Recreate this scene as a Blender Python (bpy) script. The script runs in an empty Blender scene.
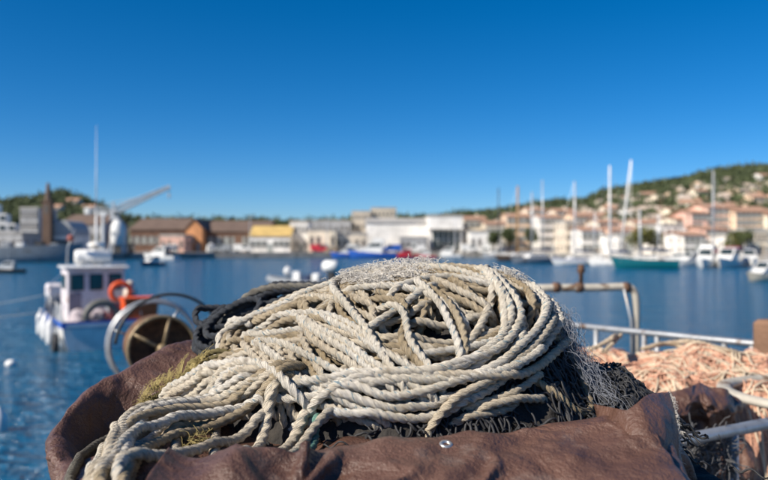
import bpy, math, random
import numpy as np
from mathutils import Vector, Matrix, kdtree
from mathutils.bvhtree import BVHTree

random.seed(7); rng = np.random.default_rng(7)
S = bpy.context.scene
COL = S.collection
PI = math.pi

# ------------------------------------------------------------------ camera
F, CX, HY, EYE = 747.0, 384.0, 244.0, 3.4          # focal length in photo pixels, horizon row, eye height
cam_d = bpy.data.cameras.new('camera'); cam = bpy.data.objects.new('camera', cam_d); COL.objects.link(cam)
cam.location = (0, 0, EYE); cam.rotation_euler = (PI/2 + (HY-240)/F, 0, 0)
cam_d.sensor_width = 36; cam_d.lens = F/768*36
cam_d.clip_start = 0.05; cam_d.clip_end = 6000
cam_d.dof.use_dof = True; cam_d.dof.focus_distance = 1.27; cam_d.dof.aperture_fstop = 3.6; cam_d.dof.aperture_blades = 9
S.camera = cam

# ------------------------------------------------------------------ sky and sun
SUN = Vector((-0.74, -0.44, 0.66)).normalized()
w = bpy.data.worlds.new('World'); S.world = w; w.use_nodes = True
nt = w.node_tree; bgn = nt.nodes['Background']
sky = nt.nodes.new('ShaderNodeTexSky'); sky.sky_type = 'NISHITA'; sky.sun_disc = False
sky.sun_elevation = math.asin(SUN.z); sky.sun_rotation = math.atan2(SUN.x, SUN.y)
sky.altitude = 1500; sky.air_density = 0.8; sky.dust_density = 1.3; sky.ozone_density = 6.0
hs = nt.nodes.new('ShaderNodeHueSaturation'); hs.inputs['Saturation'].default_value = 1.30; hs.inputs['Hue'].default_value = 0.498
nt.links.new(sky.outputs[0], hs.inputs['Color']); nt.links.new(hs.outputs[0], bgn.inputs[0]); bgn.inputs[1].default_value = 0.086
sd = bpy.data.lights.new('sun', 'SUN'); so = bpy.data.objects.new('sun', sd); COL.objects.link(so)
sd.energy = 5.0; sd.angle = math.radians(0.5); sd.color = (1.0, 0.92, 0.80)
so.rotation_euler = SUN.to_track_quat('Z', 'Y').to_euler(); so.location = (-20, -8, 40)
S.view_settings.view_transform = 'Standard'; S.view_settings.look = 'None'
S.view_settings.exposure = 0.5; S.view_settings.gamma = 1.0
S.cycles.use_denoising = True
S.cycles.max_bounces = 8

# ------------------------------------------------------------------ helpers
def U(px, py, d):                                   # photo pixel + distance -> world point
    return Vector(((px-CX)/F*d, d, EYE-(py-HY)/F*d))
def UX(px, d): return (px-CX)/F*d
def UZ(py, d): return EYE-(py-HY)/F*d

MATS = {}
def mat(name, col, rough=0.6, metal=0.0, var=0.12, scale=4.0, bump=0.0, bscale=60.0, spec=0.5, col2=None, detail=4.0, stain=None, coat=0.0):
    if name in MATS: return MATS[name]
    m = bpy.data.materials.new(name); m.use_nodes = True
    n = m.node_tree.nodes; l = m.node_tree.links
    b = n['Principled BSDF']
    b.inputs['Roughness'].default_value = rough; b.inputs['Metallic'].default_value = metal
    b.inputs['Specular IOR Level'].default_value = spec; b.inputs['Coat Weight'].default_value = coat
    tc = n.new('ShaderNodeTexCoord')
    nz = n.new('ShaderNodeTexNoise'); nz.inputs['Scale'].default_value = scale; nz.inputs['Detail'].default_value = detail
    nz.inputs['Roughness'].default_value = 0.62
    l.new(tc.outputs['Object'], nz.inputs['Vector'])
    c2 = col2 if col2 else tuple(max(0, c*(1-2*var)) for c in col)
    c1 = col if col2 else tuple(min(1, c*(1+var)) for c in col)
    cr = n.new('ShaderNodeValToRGB'); cr.color_ramp.elements[0].position = 0.32; cr.color_ramp.elements[1].position = 0.68
    cr.color_ramp.elements[0].color = (*c2, 1); cr.color_ramp.elements[1].color = (*c1, 1)
    l.new(nz.outputs['Fac'], cr.inputs['Fac'])
    out = cr.outputs['Color']
    if stain:                                       # (colour, scale, threshold)
        n2 = n.new('ShaderNodeTexNoise'); n2.inputs['Scale'].default_value = stain[1]; n2.inputs['Detail'].default_value = 6
        l.new(tc.outputs['Object'], n2.inputs['Vector'])
        mr = n.new('ShaderNodeMapRange'); mr.inputs['From Min'].default_value = stain[2]; mr.inputs['From Max'].default_value = stain[2]+0.08
        l.new(n2.outputs['Fac'], mr.inputs['Value'])
        mx = n.new('ShaderNodeMixRGB'); mx.inputs['Color2'].default_value = (*stain[0], 1)
        l.new(mr.outputs[0], mx.inputs['Fac']); l.new(out, mx.inputs['Color1']); out = mx.outputs[0]
    l.new(out, b.inputs['Base Color'])
    if bump > 0:
        n3 = n.new('ShaderNodeTexNoise'); n3.inputs['Scale'].default_value = bscale; n3.inputs['Detail'].default_value = 5
        l.new(tc.outputs['Object'], n3.inputs['Vector'])
        bp = n.new('ShaderNodeBump'); bp.inputs['Strength'].default_value = bump; bp.inputs['Distance'].default_value = 0.5/bscale
        l.new(n3.outputs['Fac'], bp.inputs['Height']); l.new(bp.outputs[0], b.inputs['Normal'])
    MATS[name] = m; return m

class MB:
    """collects shapes; build() links them as one mesh object"""
    def __init__(s): s.v = []; s.f = []
    def add(s, vs, fs):
        o = len(s.v); s.v.extend([tuple(p) for p in vs]); s.f.extend([tuple(i+o for i in f) for f in fs]); return s
    def box(s, c, d, rz=0.0, taper=1.0, bev=0.0):
        x, y, z = d[0]/2, d[1]/2, d[2]/2
        ca, sa = math.cos(rz), math.sin(rz)
        vs = []
        if bev > 0:
            b = min(bev, x*.9, y*.9, z*.9)
            rings = [(-z, b), (-z+b, 0), (z-b, 0), (z, b)]
            for zz, ins in rings:
                X, Y = x-ins, y-ins
                q = min(b, X*.9, Y*.9) if ins == 0 else b*0.5
                for px, py in ((X-q, -Y), (X, -Y+q), (X, Y-q), (X-q, Y), (-X+q, Y), (-X, Y-q), (-X, -Y+q), (-X+q, -Y)):
                    vs.append((px, py, zz))
            fs = [tuple(range(7, -1, -1)), tuple(range(24, 32))]
            for k in range(3):
                for i in range(8):
                    j = (i+1) % 8; fs.append((k*8+i, k*8+j, k*8+8+j, k*8+8+i))
        else:
            for zz, t in ((-z, 1.0), (z, taper)):
                for px, py in ((-x, -y), (x, -y), (x, y), (-x, y)): vs.append((px*t, py*t, zz))
            fs = [(3, 2, 1, 0), (4, 5, 6, 7), (0, 1, 5, 4), (1, 2, 6, 5), (2, 3, 7, 6), (3, 0, 4, 7)]
        vs = [(c[0]+a*ca-b_*sa, c[1]+a*sa+b_*ca, c[2]+zz) for a, b_, zz in vs]
        return s.add(vs, fs)
    def tube(s, pts, r, n=8, cap=True, flat=1.0, closed=False):
        P = [Vector(p) for p in pts]; m = len(P)
        rs = r if hasattr(r, '__len__') else [r]*m
        nrm = None; vs = []
        for i in range(m):
            if closed: t = P[(i+1) % m]-P[i-1]
            else: t = P[min(i+1, m-1)]-P[max(i-1, 0)]
            t.normalize()
            if nrm is None:
                nrm = Vector((0, 0, 1)) if abs(t.z) < 0.9 else Vector((1, 0, 0))
            nrm = (nrm-t*nrm.dot(t)); nrm.normalize(); bn = t.cross(nrm)
            for k in range(n):
                a = 2*PI*k/n
                vs.append(P[i]+(nrm*math.cos(a)*flat+bn*math.sin(a))*rs[i])
        fs = []
        for i in range(m if closed else m-1):
            i2 = (i+1) % m
            for k in range(n):
                k2 = (k+1) % n; fs.append((i*n+k, i*n+k2, i2*n+k2, i2*n+k))
        if cap and not closed:
            fs.append(tuple(range(n-1, -1, -1))); fs.append(tuple(range((m-1)*n, m*n)))
        return s.add(vs, fs)
    def cyl(s, p0, p1, r0, r1=None, n=12): return s.tube([p0, p1], [r0, r0 if r1 is None else r1], n)
    def lathe(s, prof, c=(0, 0, 0), n=20, axis=None, cap=True):
        M = Matrix.Identity(3) if axis is None else Vector(axis).to_track_quat('Z', 'Y').to_matrix()
        vs = []
        for r, z in prof:
            for k in range(n):
                a = 2*PI*k/n; vs.append(Vector(c)+M @ Vector((r*math.cos(a), r*math.sin(a), z)))
        fs = []
        for i in range(len(prof)-1):
            for k in range(n):
                k2 = (k+1) % n; fs.append((i*n+k, i*n+k2, (i+1)*n+k2, (i+1)*n+k))
        if cap and prof[0][0] > 1e-6: fs.append(tuple(range(n-1, -1, -1)))
        if cap and prof[-1][0] > 1e-6: fs.append(tuple(range((len(prof)-1)*n, len(prof)*n)))
        return s.add(vs, fs)
    def prism(s, poly, y0, y1, ax='y'):             # polygon extruded along y (poly in x,z) or z (poly in x,y)
        n = len(poly)
        if ax == 'y': vs = [(a, y0, b) for a, b in poly]+[(a, y1, b) for a, b in poly]
        elif ax == 'x': vs = [(y0, a, b) for a, b in poly]+[(y1, a, b) for a, b in poly]
        else: vs = [(a, b, y0) for a, b in poly]+[(a, b, y1) for a, b in poly]
        fs = [tuple(range(n)), tuple(range(2*n-1, n-1, -1))]+[(i, i+n, (i+1) % n+n, (i+1) % n) for i in range(n)]
        return s.add(vs, fs)
    def blob(s, c, r, seed=0, amp=0.25, n=8):
        rr = random.Random(seed); ph = [rr.random()*6 for _ in range(6)]
        vs = []; fs = []
        for i in range(n+1):
            th = PI*i/n
            for k in range(2*n):
                a = 2*PI*k/(2*n)
                q = 1+amp*(math.sin(3*th+ph[0])*math.cos(3*a+ph[1])+0.6*math.sin(5*a+ph[2]+2*th)*math.sin(th)+0.5*math.sin(7*th+ph[3]+a*4))
                vs.append((c[0]+r[0]*q*math.sin(th)*math.cos(a), c[1]+r[1]*q*math.sin(th)*math.sin(a), c[2]+r[2]*q*math.cos(th)))
        m = 2*n
        for i in range(n):
            for k in range(m): fs.append((i*m+k, (i+1)*m+k, (i+1)*m+(k+1) % m, i*m+(k+1) % m))
        return s.add(vs, fs)
    def build(s, name, m, parent=None, smooth=False, world=False):
        off = parent.location if (world and parent is not None) else Vector((0, 0, 0))
        me = bpy.data.meshes.new(name)
        me.from_pydata([(p[0]-off[0], p[1]-off[1], p[2]-off[2]) for p in s.v], [], s.f)
        me.materials.append(m)
        if smooth: me.polygons.foreach_set('use_smooth', [True]*len(me.polygons))
        me.update()
        return link(name, me, parent)

def link(name, me, parent=None):
    o = bpy.data.objects.new(name, me); COL.objects.link(o)
    if parent is not None: o.parent = parent
    return o
def tag(o, label, cat, group=None):
    o['label'] = label; o['category'] = cat
    if group: o['group'] = group
    return o
def thing(name, label, cat, loc=(0, 0, 0), rz=0.0, group=None):
    o = bpy.data.objects.new(name, None); COL.objects.link(o); o.empty_display_size = 0.1
    o.location = loc; o.rotation_euler = (0, 0, rz)
    return tag(o, label, cat, group)
def struct(o): o['kind'] = 'structure'; return o
def stuff(o): o['kind'] = 'stuff'; return o
def np_mesh(name, V, Fq, m, smooth=True, uv=None):
    me = bpy.data.meshes.new(name)
    me.vertices.add(len(V)); me.vertices.foreach_set('co', np.asarray(V, np.float32).ravel())
    nf = len(Fq); me.loops.add(nf*4); me.loops.foreach_set('vertex_index', np.asarray(Fq, np.int32).ravel())
    me.polygons.add(nf); me.polygons.foreach_set('loop_start', np.arange(nf, dtype=np.int32)*4)
    me.polygons.foreach_set('loop_total', np.full(nf, 4, np.int32))
    if smooth: me.polygons.foreach_set('use_smooth', np.ones(nf, bool))
    if uv is not None:
        ul = me.uv_layers.new(name='UVMap')
        ul.data.foreach_set('uv', np.asarray(uv, np.float32)[np.asarray(Fq).ravel()].ravel())
    me.materials.append(m); me.update(calc_edges=True); me.validate()
    return me

def frames(P):
    T = np.gradient(P, axis=0); T /= np.linalg.norm(T, axis=1)[:, None]+1e-12
    N = np.zeros_like(P); n = np.array([0, 0, 1.0])
    if abs(T[0] @ n) > .9: n = np.array([1.0, 0, 0])
    for i in range(len(P)):
        n = n-T[i]*(T[i] @ n); n /= np.linalg.norm(n)+1e-12; N[i] = n
    return T, N, np.cross(T, N)
def resample(P, step):
    P = np.asarray(P, float); L = np.r_[0, np.cumsum(np.linalg.norm(np.diff(P, axis=0), axis=1))]
    n = max(4, int(L[-1]/step)+1); s = np.linspace(0, L[-1], n)
    return np.c_[np.interp(s, L, P[:, 0]), np.interp(s, L, P[:, 1]), np.interp(s, L, P[:, 2])]
def spline(P, n=12):                                # Catmull-Rom through control points (any dimension)
    P = np.asarray(P, float); Q = np.vstack([2*P[0]-P[1], P, 2*P[-1]-P[-2]]); out = []
    t = np.linspace(0, 1, n, endpoint=False)[:, None]
    for i in range(1, len(Q)-2):
        a, b, c, d = Q[i-1], Q[i], Q[i+1], Q[i+2]
        out.append(0.5*(2*b+(c-a)*t+(2*a-5*b+4*c-d)*t**2+(3*b-a-3*c+d)*t**3))
    return np.vstack(out+[P[-1:]])
# three-strand laid rope: lobed section turning along the path
_K = 18
_ph = np.linspace(0, 2*PI, _K+1)
_loc = ((_ph % (2*PI/3))-PI/3)
_rho = 0.536*np.cos(_loc)+np.sqrt(np.maximum(0, 0.464**2-(0.536*np.sin(_loc))**2)); _rho = np.maximum(_rho, 0.775)
def rope_mesh(name, P, r, m, pitch=None, step=0.0033, phase=0.0):
    P = resample(P, step); T, N, B = frames(P); n = len(P)
    pitch = pitch or r*6.0
    s = np.arange(n)*step; tw = 2*PI*s/pitch+phase
    rr = r*np.ones(n); rr[:3] *= [0.3, .75, .95]; rr[-3:] *= [.95, .75, .3]
    rr *= 1+0.05*np.sin(s*23+phase*3)+0.03*np.sin(s*71+phase)
    A = _ph[None, :]+tw[:, None]
    V = P[:, None, :]+(N[:, None, :]*np.cos(A)[..., None]+B[:, None, :]*np.sin(A)[..., None])*(_rho[None, :, None]*rr[:, None, None])
    k = _K+1
    uv = np.stack([np.repeat((s+phase)[:, None], k, 1), np.repeat((np.arange(k)/6.0)[None, :], n, 0)], -1).reshape(-1, 2)
    i, j = np.meshgrid(np.arange(n-1), np.arange(_K), indexing='ij')
    q = np.stack([i*k+j, i*k+j+1, (i+1)*k+j+1, (i+1)*k+j], -1).reshape(-1, 4)
    return np_mesh(name, V.reshape(-1, 3), q, m, True, uv)
def tubes_np(paths, r, n=5):                        # many thin tubes -> one (V, Q)
    Vs = []; Qs = []; o = 0
    a = np.arange(n)*2*PI/n
    for P, rad in zip(paths, r if hasattr(r, '__len__') else [r]*len(paths)):
        P = np.asarray(P); T, N, B = frames(P); m = len(P)
        V = P[:, None, :]+(N[:, None, :]*np.cos(a)[None, :, None]+B[:, None, :]*np.sin(a)[None, :, None])*rad
        i, j = np.meshgrid(np.arange(m-1), np.arange(n), indexing='ij')
        Qs.append(np.stack([i*n+j, i*n+(j+1) % n, (i+1)*n+(j+1) % n, (i+1)*n+j], -1).reshape(-1, 4)+o)
        Vs.append(V.reshape(-1, 3)); o += m*n
    return np.vstack(Vs), np.vstack(Qs)
def fnoise(x, y, seed=0, oct=4, f0=1.0):            # cheap smooth pseudo-noise from rotated sines
    r = np.random.default_rng(seed); z = np.zeros_like(x); amp = 1.0; f = f0
    for _ in range(oct):
        for _ in range(4):
            a = r.random()*2*PI; p = r.random()*2*PI
            z = z+amp*0.35*np.sin(f*(x*math.cos(a)+y*math.sin(a))*2*PI+p+1.3*np.sin(f*0.6*(y*math.cos(a)-x*math.sin(a))*2*PI+p*2))
        amp *= 0.5; f *= 2.03
    return z
def grid_quads(nx, ny):
    i, j = np.meshgrid(np.arange(nx-1), np.arange(ny-1), indexing='ij')
    return np.stack([i*ny+j, (i+1)*ny+j, (i+1)*ny+j+1, i*ny+j+1], -1).reshape(-1, 4)
# ------------------------------------------------------------------ foreground materials
def rope_material(name, c1, c2, dirt, blue, blue_amt=0.5):
    m = bpy.data.materials.new(name); m.use_nodes = True
    n = m.node_tree.nodes; l = m.node_tree.links; b = n['Principled BSDF']
    b.inputs['Roughness'].default_value = 0.85; b.inputs['Specular IOR Level'].default_value = 0.2
    uv = n.new('ShaderNodeUVMap'); uv.uv_map = 'UVMap'
    sp = n.new('ShaderNodeSeparateXYZ'); l.new(uv.outputs[0], sp.inputs[0])
    tc = n.new('ShaderNodeTexCoord')
    def noise(vec, scale, det=3):
        q = n.new('ShaderNodeTexNoise'); q.inputs['Scale'].default_value = scale; q.inputs['Detail'].default_value = det
        l.new(vec, q.inputs['Vector']); return q.outputs['Fac']
    def math_(op, a, b_=None):
        q = n.new('ShaderNodeMath'); q.operation = op
        for i, x in enumerate((a, b_)):
            if x is None: continue
            if isinstance(x, (int, float)): q.inputs[i].default_value = x
            else: l.new(x, q.inputs[i])
        return q.outputs[0]
    def ramp(v, a, b_):
        q = n.new('ShaderNodeMapRange'); q.interpolation_type = 'SMOOTHSTEP'
        q.inputs['From Min'].default_value = a; q.inputs['From Max'].default_value = b_; l.new(v, q.inputs['Value']); return q.outputs[0]
    def mix(f, a, b_):
        q = n.new('ShaderNodeMixRGB'); l.new(f, q.inputs[0])
        for i, x in ((1, a), (2, b_)):
            if isinstance(x, tuple): q.inputs[i].default_value = (*x, 1)
            else: l.new(x, q.inputs[i])
        return q.outputs[0]
    cmb = n.new('ShaderNodeCombineXYZ')
    l.new(math_('MULTIPLY', sp.outputs[0], 120.0), cmb.inputs[0]); l.new(math_('MULTIPLY', sp.outputs[1], 13.0), cmb.inputs[1])
    fib = noise(cmb.outputs[0], 1.0, 4)
    yarn = math_('SINE', math_('MULTIPLY', sp.outputs[1], 2*PI*7))
    base = mix(ramp(noise(tc.outputs['Object'], 9.0), 0.35, 0.65), c1, c2)
    base = mix(math_('MULTIPLY', ramp(noise(tc.outputs['Object'], 34.0, 5), 0.55, 0.75), 0.6), base, dirt)
    base = mix(math_('MULTIPLY', ramp(fib, 0.54, 0.74), 0.38), base, dirt)
    base = mix(math_('MULTIPLY', ramp(noise(tc.outputs['Object'], 110.0, 4), 0.56, 0.72), 0.32), base, dirt)
    # coloured tracer yarn on one strand, worn away in places
    strand = math_('LESS_THAN', sp.outputs[1], 2.0)
    mid = math_('SUBTRACT', 1.0, ramp(math_('ABSOLUTE', math_('SUBTRACT', math_('FRACT', sp.outputs[1]), 0.5)), 0.28, 0.48))
    c3 = n.new('ShaderNodeCombineXYZ'); l.new(math_('MULTIPLY', sp.outputs[0], 85.0), c3.inputs[0]); l.new(math_('MULTIPLY', sp.outputs[1], 2.2), c3.inputs[1])
    fl = ramp(noise(c3.outputs[0], 1.0, 4), 0.56, 0.66)
    bm = math_('MULTIPLY', math_('MULTIPLY', math_('MULTIPLY', strand, mid), fl), blue_amt)
    base = mix(bm, base, blue)
    l.new(base, b.inputs['Base Color'])
    h = math_('ADD', math_('MULTIPLY', yarn, 0.35), math_('MULTIPLY', fib, 1.4))
    bp = n.new('ShaderNodeBump'); bp.inputs['Strength'].default_value = 1.0; bp.inputs['Distance'].default_value = 0.0026
    l.new(h, bp.inputs['Height']); l.new(bp.outputs[0], b.inputs['Normal'])
    return m
R_WHITE = rope_material('rope_white', (0.84, 0.78, 0.68), (0.74, 0.665, 0.54), (0.36, 0.29, 0.20), (0.17, 0.30, 0.37), 0.85)
R_BEIGE = rope_material('rope_beige', (0.78, 0.69, 0.55), (0.65, 0.55, 0.41), (0.24, 0.18, 0.11), (0.22, 0.30, 0.33), 0.55)
R_DEEP = rope_material('rope_shaded_beige', (0.58, 0.475, 0.33), (0.44, 0.345, 0.22), (0.19, 0.14, 0.08), (0.2, 0.26, 0.28), 0.4)  # yellow-brown beige, darkened in the colour to stand for shade between turns
R_DARK = rope_material('rope_dark', (0.075, 0.082, 0.095), (0.045, 0.05, 0.06), (0.11, 0.11, 0.11), (0.05, 0.08, 0.12), 0.5)
R_GREY = rope_material('rope_grey', (0.26, 0.24, 0.20), (0.18, 0.165, 0.14), (0.09, 0.08, 0.065), (0.12, 0.14, 0.16), 0.4)
R_YELLOW = rope_material('rope_yellow', (0.38, 0.30, 0.12), (0.28, 0.23, 0.11), (0.14, 0.12, 0.06), (0.2, 0.25, 0.1), 0.3)
R_GREEN = rope_material('rope_green', (0.25, 0.48, 0.38), (0.20, 0.40, 0.32), (0.16, 0.22, 0.16), (0.2, 0.4, 0.35), 0.3)

def tarp_material():
    m = bpy.data.materials.new('tarp'); m.use_nodes = True
    n = m.node_tree.nodes; l = m.node_tree.links; b = n['Principled BSDF']
    tc = n.new('ShaderNodeTexCoord')
    def nz(sc, det=5, ro=.6):
        q = n.new('ShaderNodeTexNoise'); q.inputs['Scale'].default_value = sc; q.inputs['Detail'].default_value = det; q.inputs['Roughness'].default_value = ro
        l.new(tc.outputs['Object'], q.inputs['Vector']); return q.outputs['Fac']
    cr = n.new('ShaderNodeValToRGB'); e = cr.color_ramp.elements
    e[0].position = .3; e[0].color = (0.068, 0.034, 0.024, 1); e[1].position = .7; e[1].color = (0.145, 0.074, 0.050, 1)
    l.new(nz(6), cr.inputs[0])
    mx = n.new('ShaderNodeMixRGB'); mx.inputs[2].default_value = (0.25, 0.20, 0.17, 1)     # dried salt and dust
    mr = n.new('ShaderNodeMapRange'); mr.inputs['From Min'].default_value = .56; mr.inputs['From Max'].default_value = .75; mr.inputs['To Max'].default_value = .5
    l.new(nz(17, 8, .7), mr.inputs['Value']); l.new(mr.outputs[0], mx.inputs[0]); l.new(cr.outputs[0], mx.inputs[1]); l.new(mx.outputs[0], b.inputs['Base Color'])
    rr = n.new('ShaderNodeMapRange'); rr.inputs['To Min'].default_value = .27; rr.inputs['To Max'].default_value = .58; l.new(nz(11), rr.inputs['Value']); l.new(rr.outputs[0], b.inputs['Roughness'])
    def ridged(sc, det):
        q = n.new('ShaderNodeTexNoise'); q.noise_type = 'RIDGED_MULTIFRACTAL'; q.normalize = False; q.inputs['Scale'].default_value = sc; q.inputs['Detail'].default_value = det
        q.inputs['Roughness'].default_value = .45; q.inputs['Distortion'].default_value = .35; l.new(tc.outputs['Object'], q.inputs['Vector']); return q.outputs['Fac']
    def crease(rot, scl, sc):
        mp = n.new('ShaderNodeMapping'); mp.inputs['Rotation'].default_value = rot; mp.inputs['Scale'].default_value = scl; l.new(tc.outputs['Object'], mp.inputs[0])
        q = n.new('ShaderNodeTexNoise'); q.noise_type = 'RIDGED_MULTIFRACTAL'; q.normalize = False; q.inputs['Scale'].default_value = sc; q.inputs['Detail'].default_value = 1.5; q.inputs['Distortion'].default_value = .25
        l.new(mp.outputs[0], q.inputs['Vector']); return q.outputs['Fac']
    c1_ = crease((.3, .2, .6), (.35, 1.5, 1), 8); c2_ = crease((-.4, .5, -.9), (.3, 1.6, 1), 10); c0_ = n.new('ShaderNodeMath'); c0_.operation = 'MAXIMUM'; l.new(c1_, c0_.inputs[0]); l.new(c2_, c0_.inputs[1])
    a1 = n.new('ShaderNodeMath'); a1.operation = 'MULTIPLY_ADD'; a1.inputs[1].default_value = .30; l.new(ridged(30, 3), a1.inputs[0]); l.new(c0_.outputs[0], a1.inputs[2])
    ad = n.new('ShaderNodeMath'); ad.operation = 'MULTIPLY_ADD'; ad.inputs[1].default_value = .25; l.new(nz(150, 4), ad.inputs[0]); l.new(a1.outputs[0], ad.inputs[2])
    bp = n.new('ShaderNodeBump'); bp.inputs['Strength'].default_value = 1.0; bp.inputs['Distance'].default_value = .016; l.new(ad.outputs[0], bp.inputs['Height']); l.new(bp.outputs[0], b.inputs['Normal'])
    return m
M_TARP = tarp_material()
M_BLACKNET = mat('black_cord', (0.028, 0.028, 0.03), .65, bump=.5, bscale=400, scale=40, col2=(0.012, 0.012, 0.014))
M_DARKBALE = mat('dark_net_mass', (0.035, 0.03, 0.026), .9, bump=1.0, bscale=60, scale=25, col2=(0.012, 0.011, 0.011))
M_FIBRE = mat('frayed_fibre', (0.62, 0.58, 0.52), .9, scale=20)
M_FIBRE2 = mat('grey_fibre', (0.21, 0.22, 0.25), .9, scale=20)
M_FIBREY = mat('yellow_fibre', (0.33, 0.26, 0.10), .9, scale=20)
M_GALV = mat('galvanised', (0.42, 0.43, 0.44), .42, metal=.6, scale=14, bump=.2, bscale=90, stain=((0.16, 0.085, 0.045), 9, .60))
M_WHITEPAINT = mat('white_paint_worn', (0.46, 0.42, 0.35), .6, scale=12, stain=((0.16, 0.10, 0.06), 12, .56))
M_CONC = mat('concrete', (0.33, 0.31, 0.28), .9, scale=2.5, bump=.6, bscale=70, stain=((0.2, 0.18, 0.16), 3, .6))

# ------------------------------------------------------------------ height fields of the pile (x, y -> z)
BASE = EYE-0.315
_yk = [0.85, 0.95, 1.1, 1.3, 1.45, 1.65, 1.85]; _xl = [-0.40, -0.42, -0.47, -0.585, -0.585, -0.53, -0.42]
def tarp_support(x, y):
    z = np.full_like(x, BASE)
    yr = 1.035+0.25*np.maximum(0, x-0.02)+0.02*np.sin(x*9)
    zr = np.interp(x, [-.45, -.33, .08, .2, .35, .45], [.0, .0, .026, .036, .052, .055])
    dy = (y-yr)/np.where(y < yr, 0.12, 0.055)
    z = z+zr*np.exp(-dy*dy)
    xl = np.interp(y, _yk, _xl)
    rim = np.interp(y, [1.0, 1.2, 1.3, 1.5, 1.62, 1.75], [-.02, -.02, -.012, .036, .046, .048])
    z = z+rim*np.exp(-((x-xl-0.02)/0.06)**2)
    z = z+0.045*np.exp(-(((x+0.42)/.14)**2+((y-1.68)/.13)**2))
    z = z-0.15*np.exp(-(((x+0.475)/.062)**2+((y-1.33)/.10)**2)**1.5)
    z = z+0.010*fnoise(x, y, 3, 3, 2.4)
    out = np.maximum.reduce([xl-x, x-np.interp(y, [.9, 1.15, 1.4, 1.8], [.385, .42, .50, .5]), 0.80-y, y-1.80])
    z = z-np.where(out > 0, np.minimum(3.2*out+0.0, 1.5), 0)
    return z
_gx = [-0.62, -0.5, -0.40, -0.28, -0.174, -0.07, 0.03, 0.12, 0.20, 0.28, 0.33, 0.37, 0.40, 0.45]
_gz = [-0.315, -0.295, -0.225, -0.155, -0.105, -0.070, -0.050, -0.047, -0.050, -0.082, -0.135, -0.22, -0.295, -0.315]
Y0 = 1.50
def heap(x, y, k=1.0, drop=0.0):                    # outer envelope of the rope heap
    g = np.interp(x, _gx, _gz)+EYE
    bf = 0.05+0.30*np.sqrt(np.maximum(0, 1-((x-0.04)/0.44)**2)); bb = 0.9*bf
    t = np.abs(y-Y0)/np.where(y < Y0, bf, bb)
    q = np.maximum(0, 1-np.minimum(t, 1)**2.1)**0.75
    return BASE-0.03+(g-BASE+0.03)*q*k-drop
def netbump(x, y):
    return BASE-0.05+0.108*np.exp(-(((x-0.42)/.11)**2+((y-1.42)/.16)**2)**1.3)+0.008*fnoise(x, y, 9, 2, 9)

# ------------------------------------------------------------------ tarpaulin: cloth relaxed over the pile
class Field:
    def __init__(s, fn, x0, x1, y0, y1, h):
        s.x0, s.y0, s.h = x0, y0, h
        s.nx, s.ny = int((x1-x0)/h)+1, int((y1-y0)/h)+1
        X, Y = np.meshgrid(x0+np.arange(s.nx)*h, y0+np.arange(s.ny)*h, indexing='ij')
        s.X, s.Y = X, Y; s.Z = fn(X, Y) if callable(fn) else fn
        s.grad()
    def grad(s, blur=0):
        Z = s.Z.copy()
        for _ in range(blur):
            Zp = np.pad(Z, 1, mode='edge'); Z = (Zp[1:-1, 1:-1]*2+Zp[:-2, 1:-1]+Zp[2:, 1:-1]+Zp[1:-1, :-2]+Zp[1:-1, 2:])/6
        gx, gy = np.gradient(Z, s.h); n = np.stack([-gx, -gy, np.ones_like(gx)], -1); s.N = n/np.linalg.norm(n, axis=-1)[..., None]
    def at(s, x, y):
        a = np.clip((x-s.x0)/s.h, 0, s.nx-1.001); b = np.clip((y-s.y0)/s.h, 0, s.ny-1.001)
        i = a.astype(int); j = b.astype(int); u = a-i; v = b-j
        f = lambda A: (A[i, j].T*(1-u)*(1-v)+A[i+1, j].T*u*(1-v)+A[i, j+1].T*(1-u)*v+A[i+1, j+1].T*u*v).T
        return f(s.Z), f(s.N)
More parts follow.
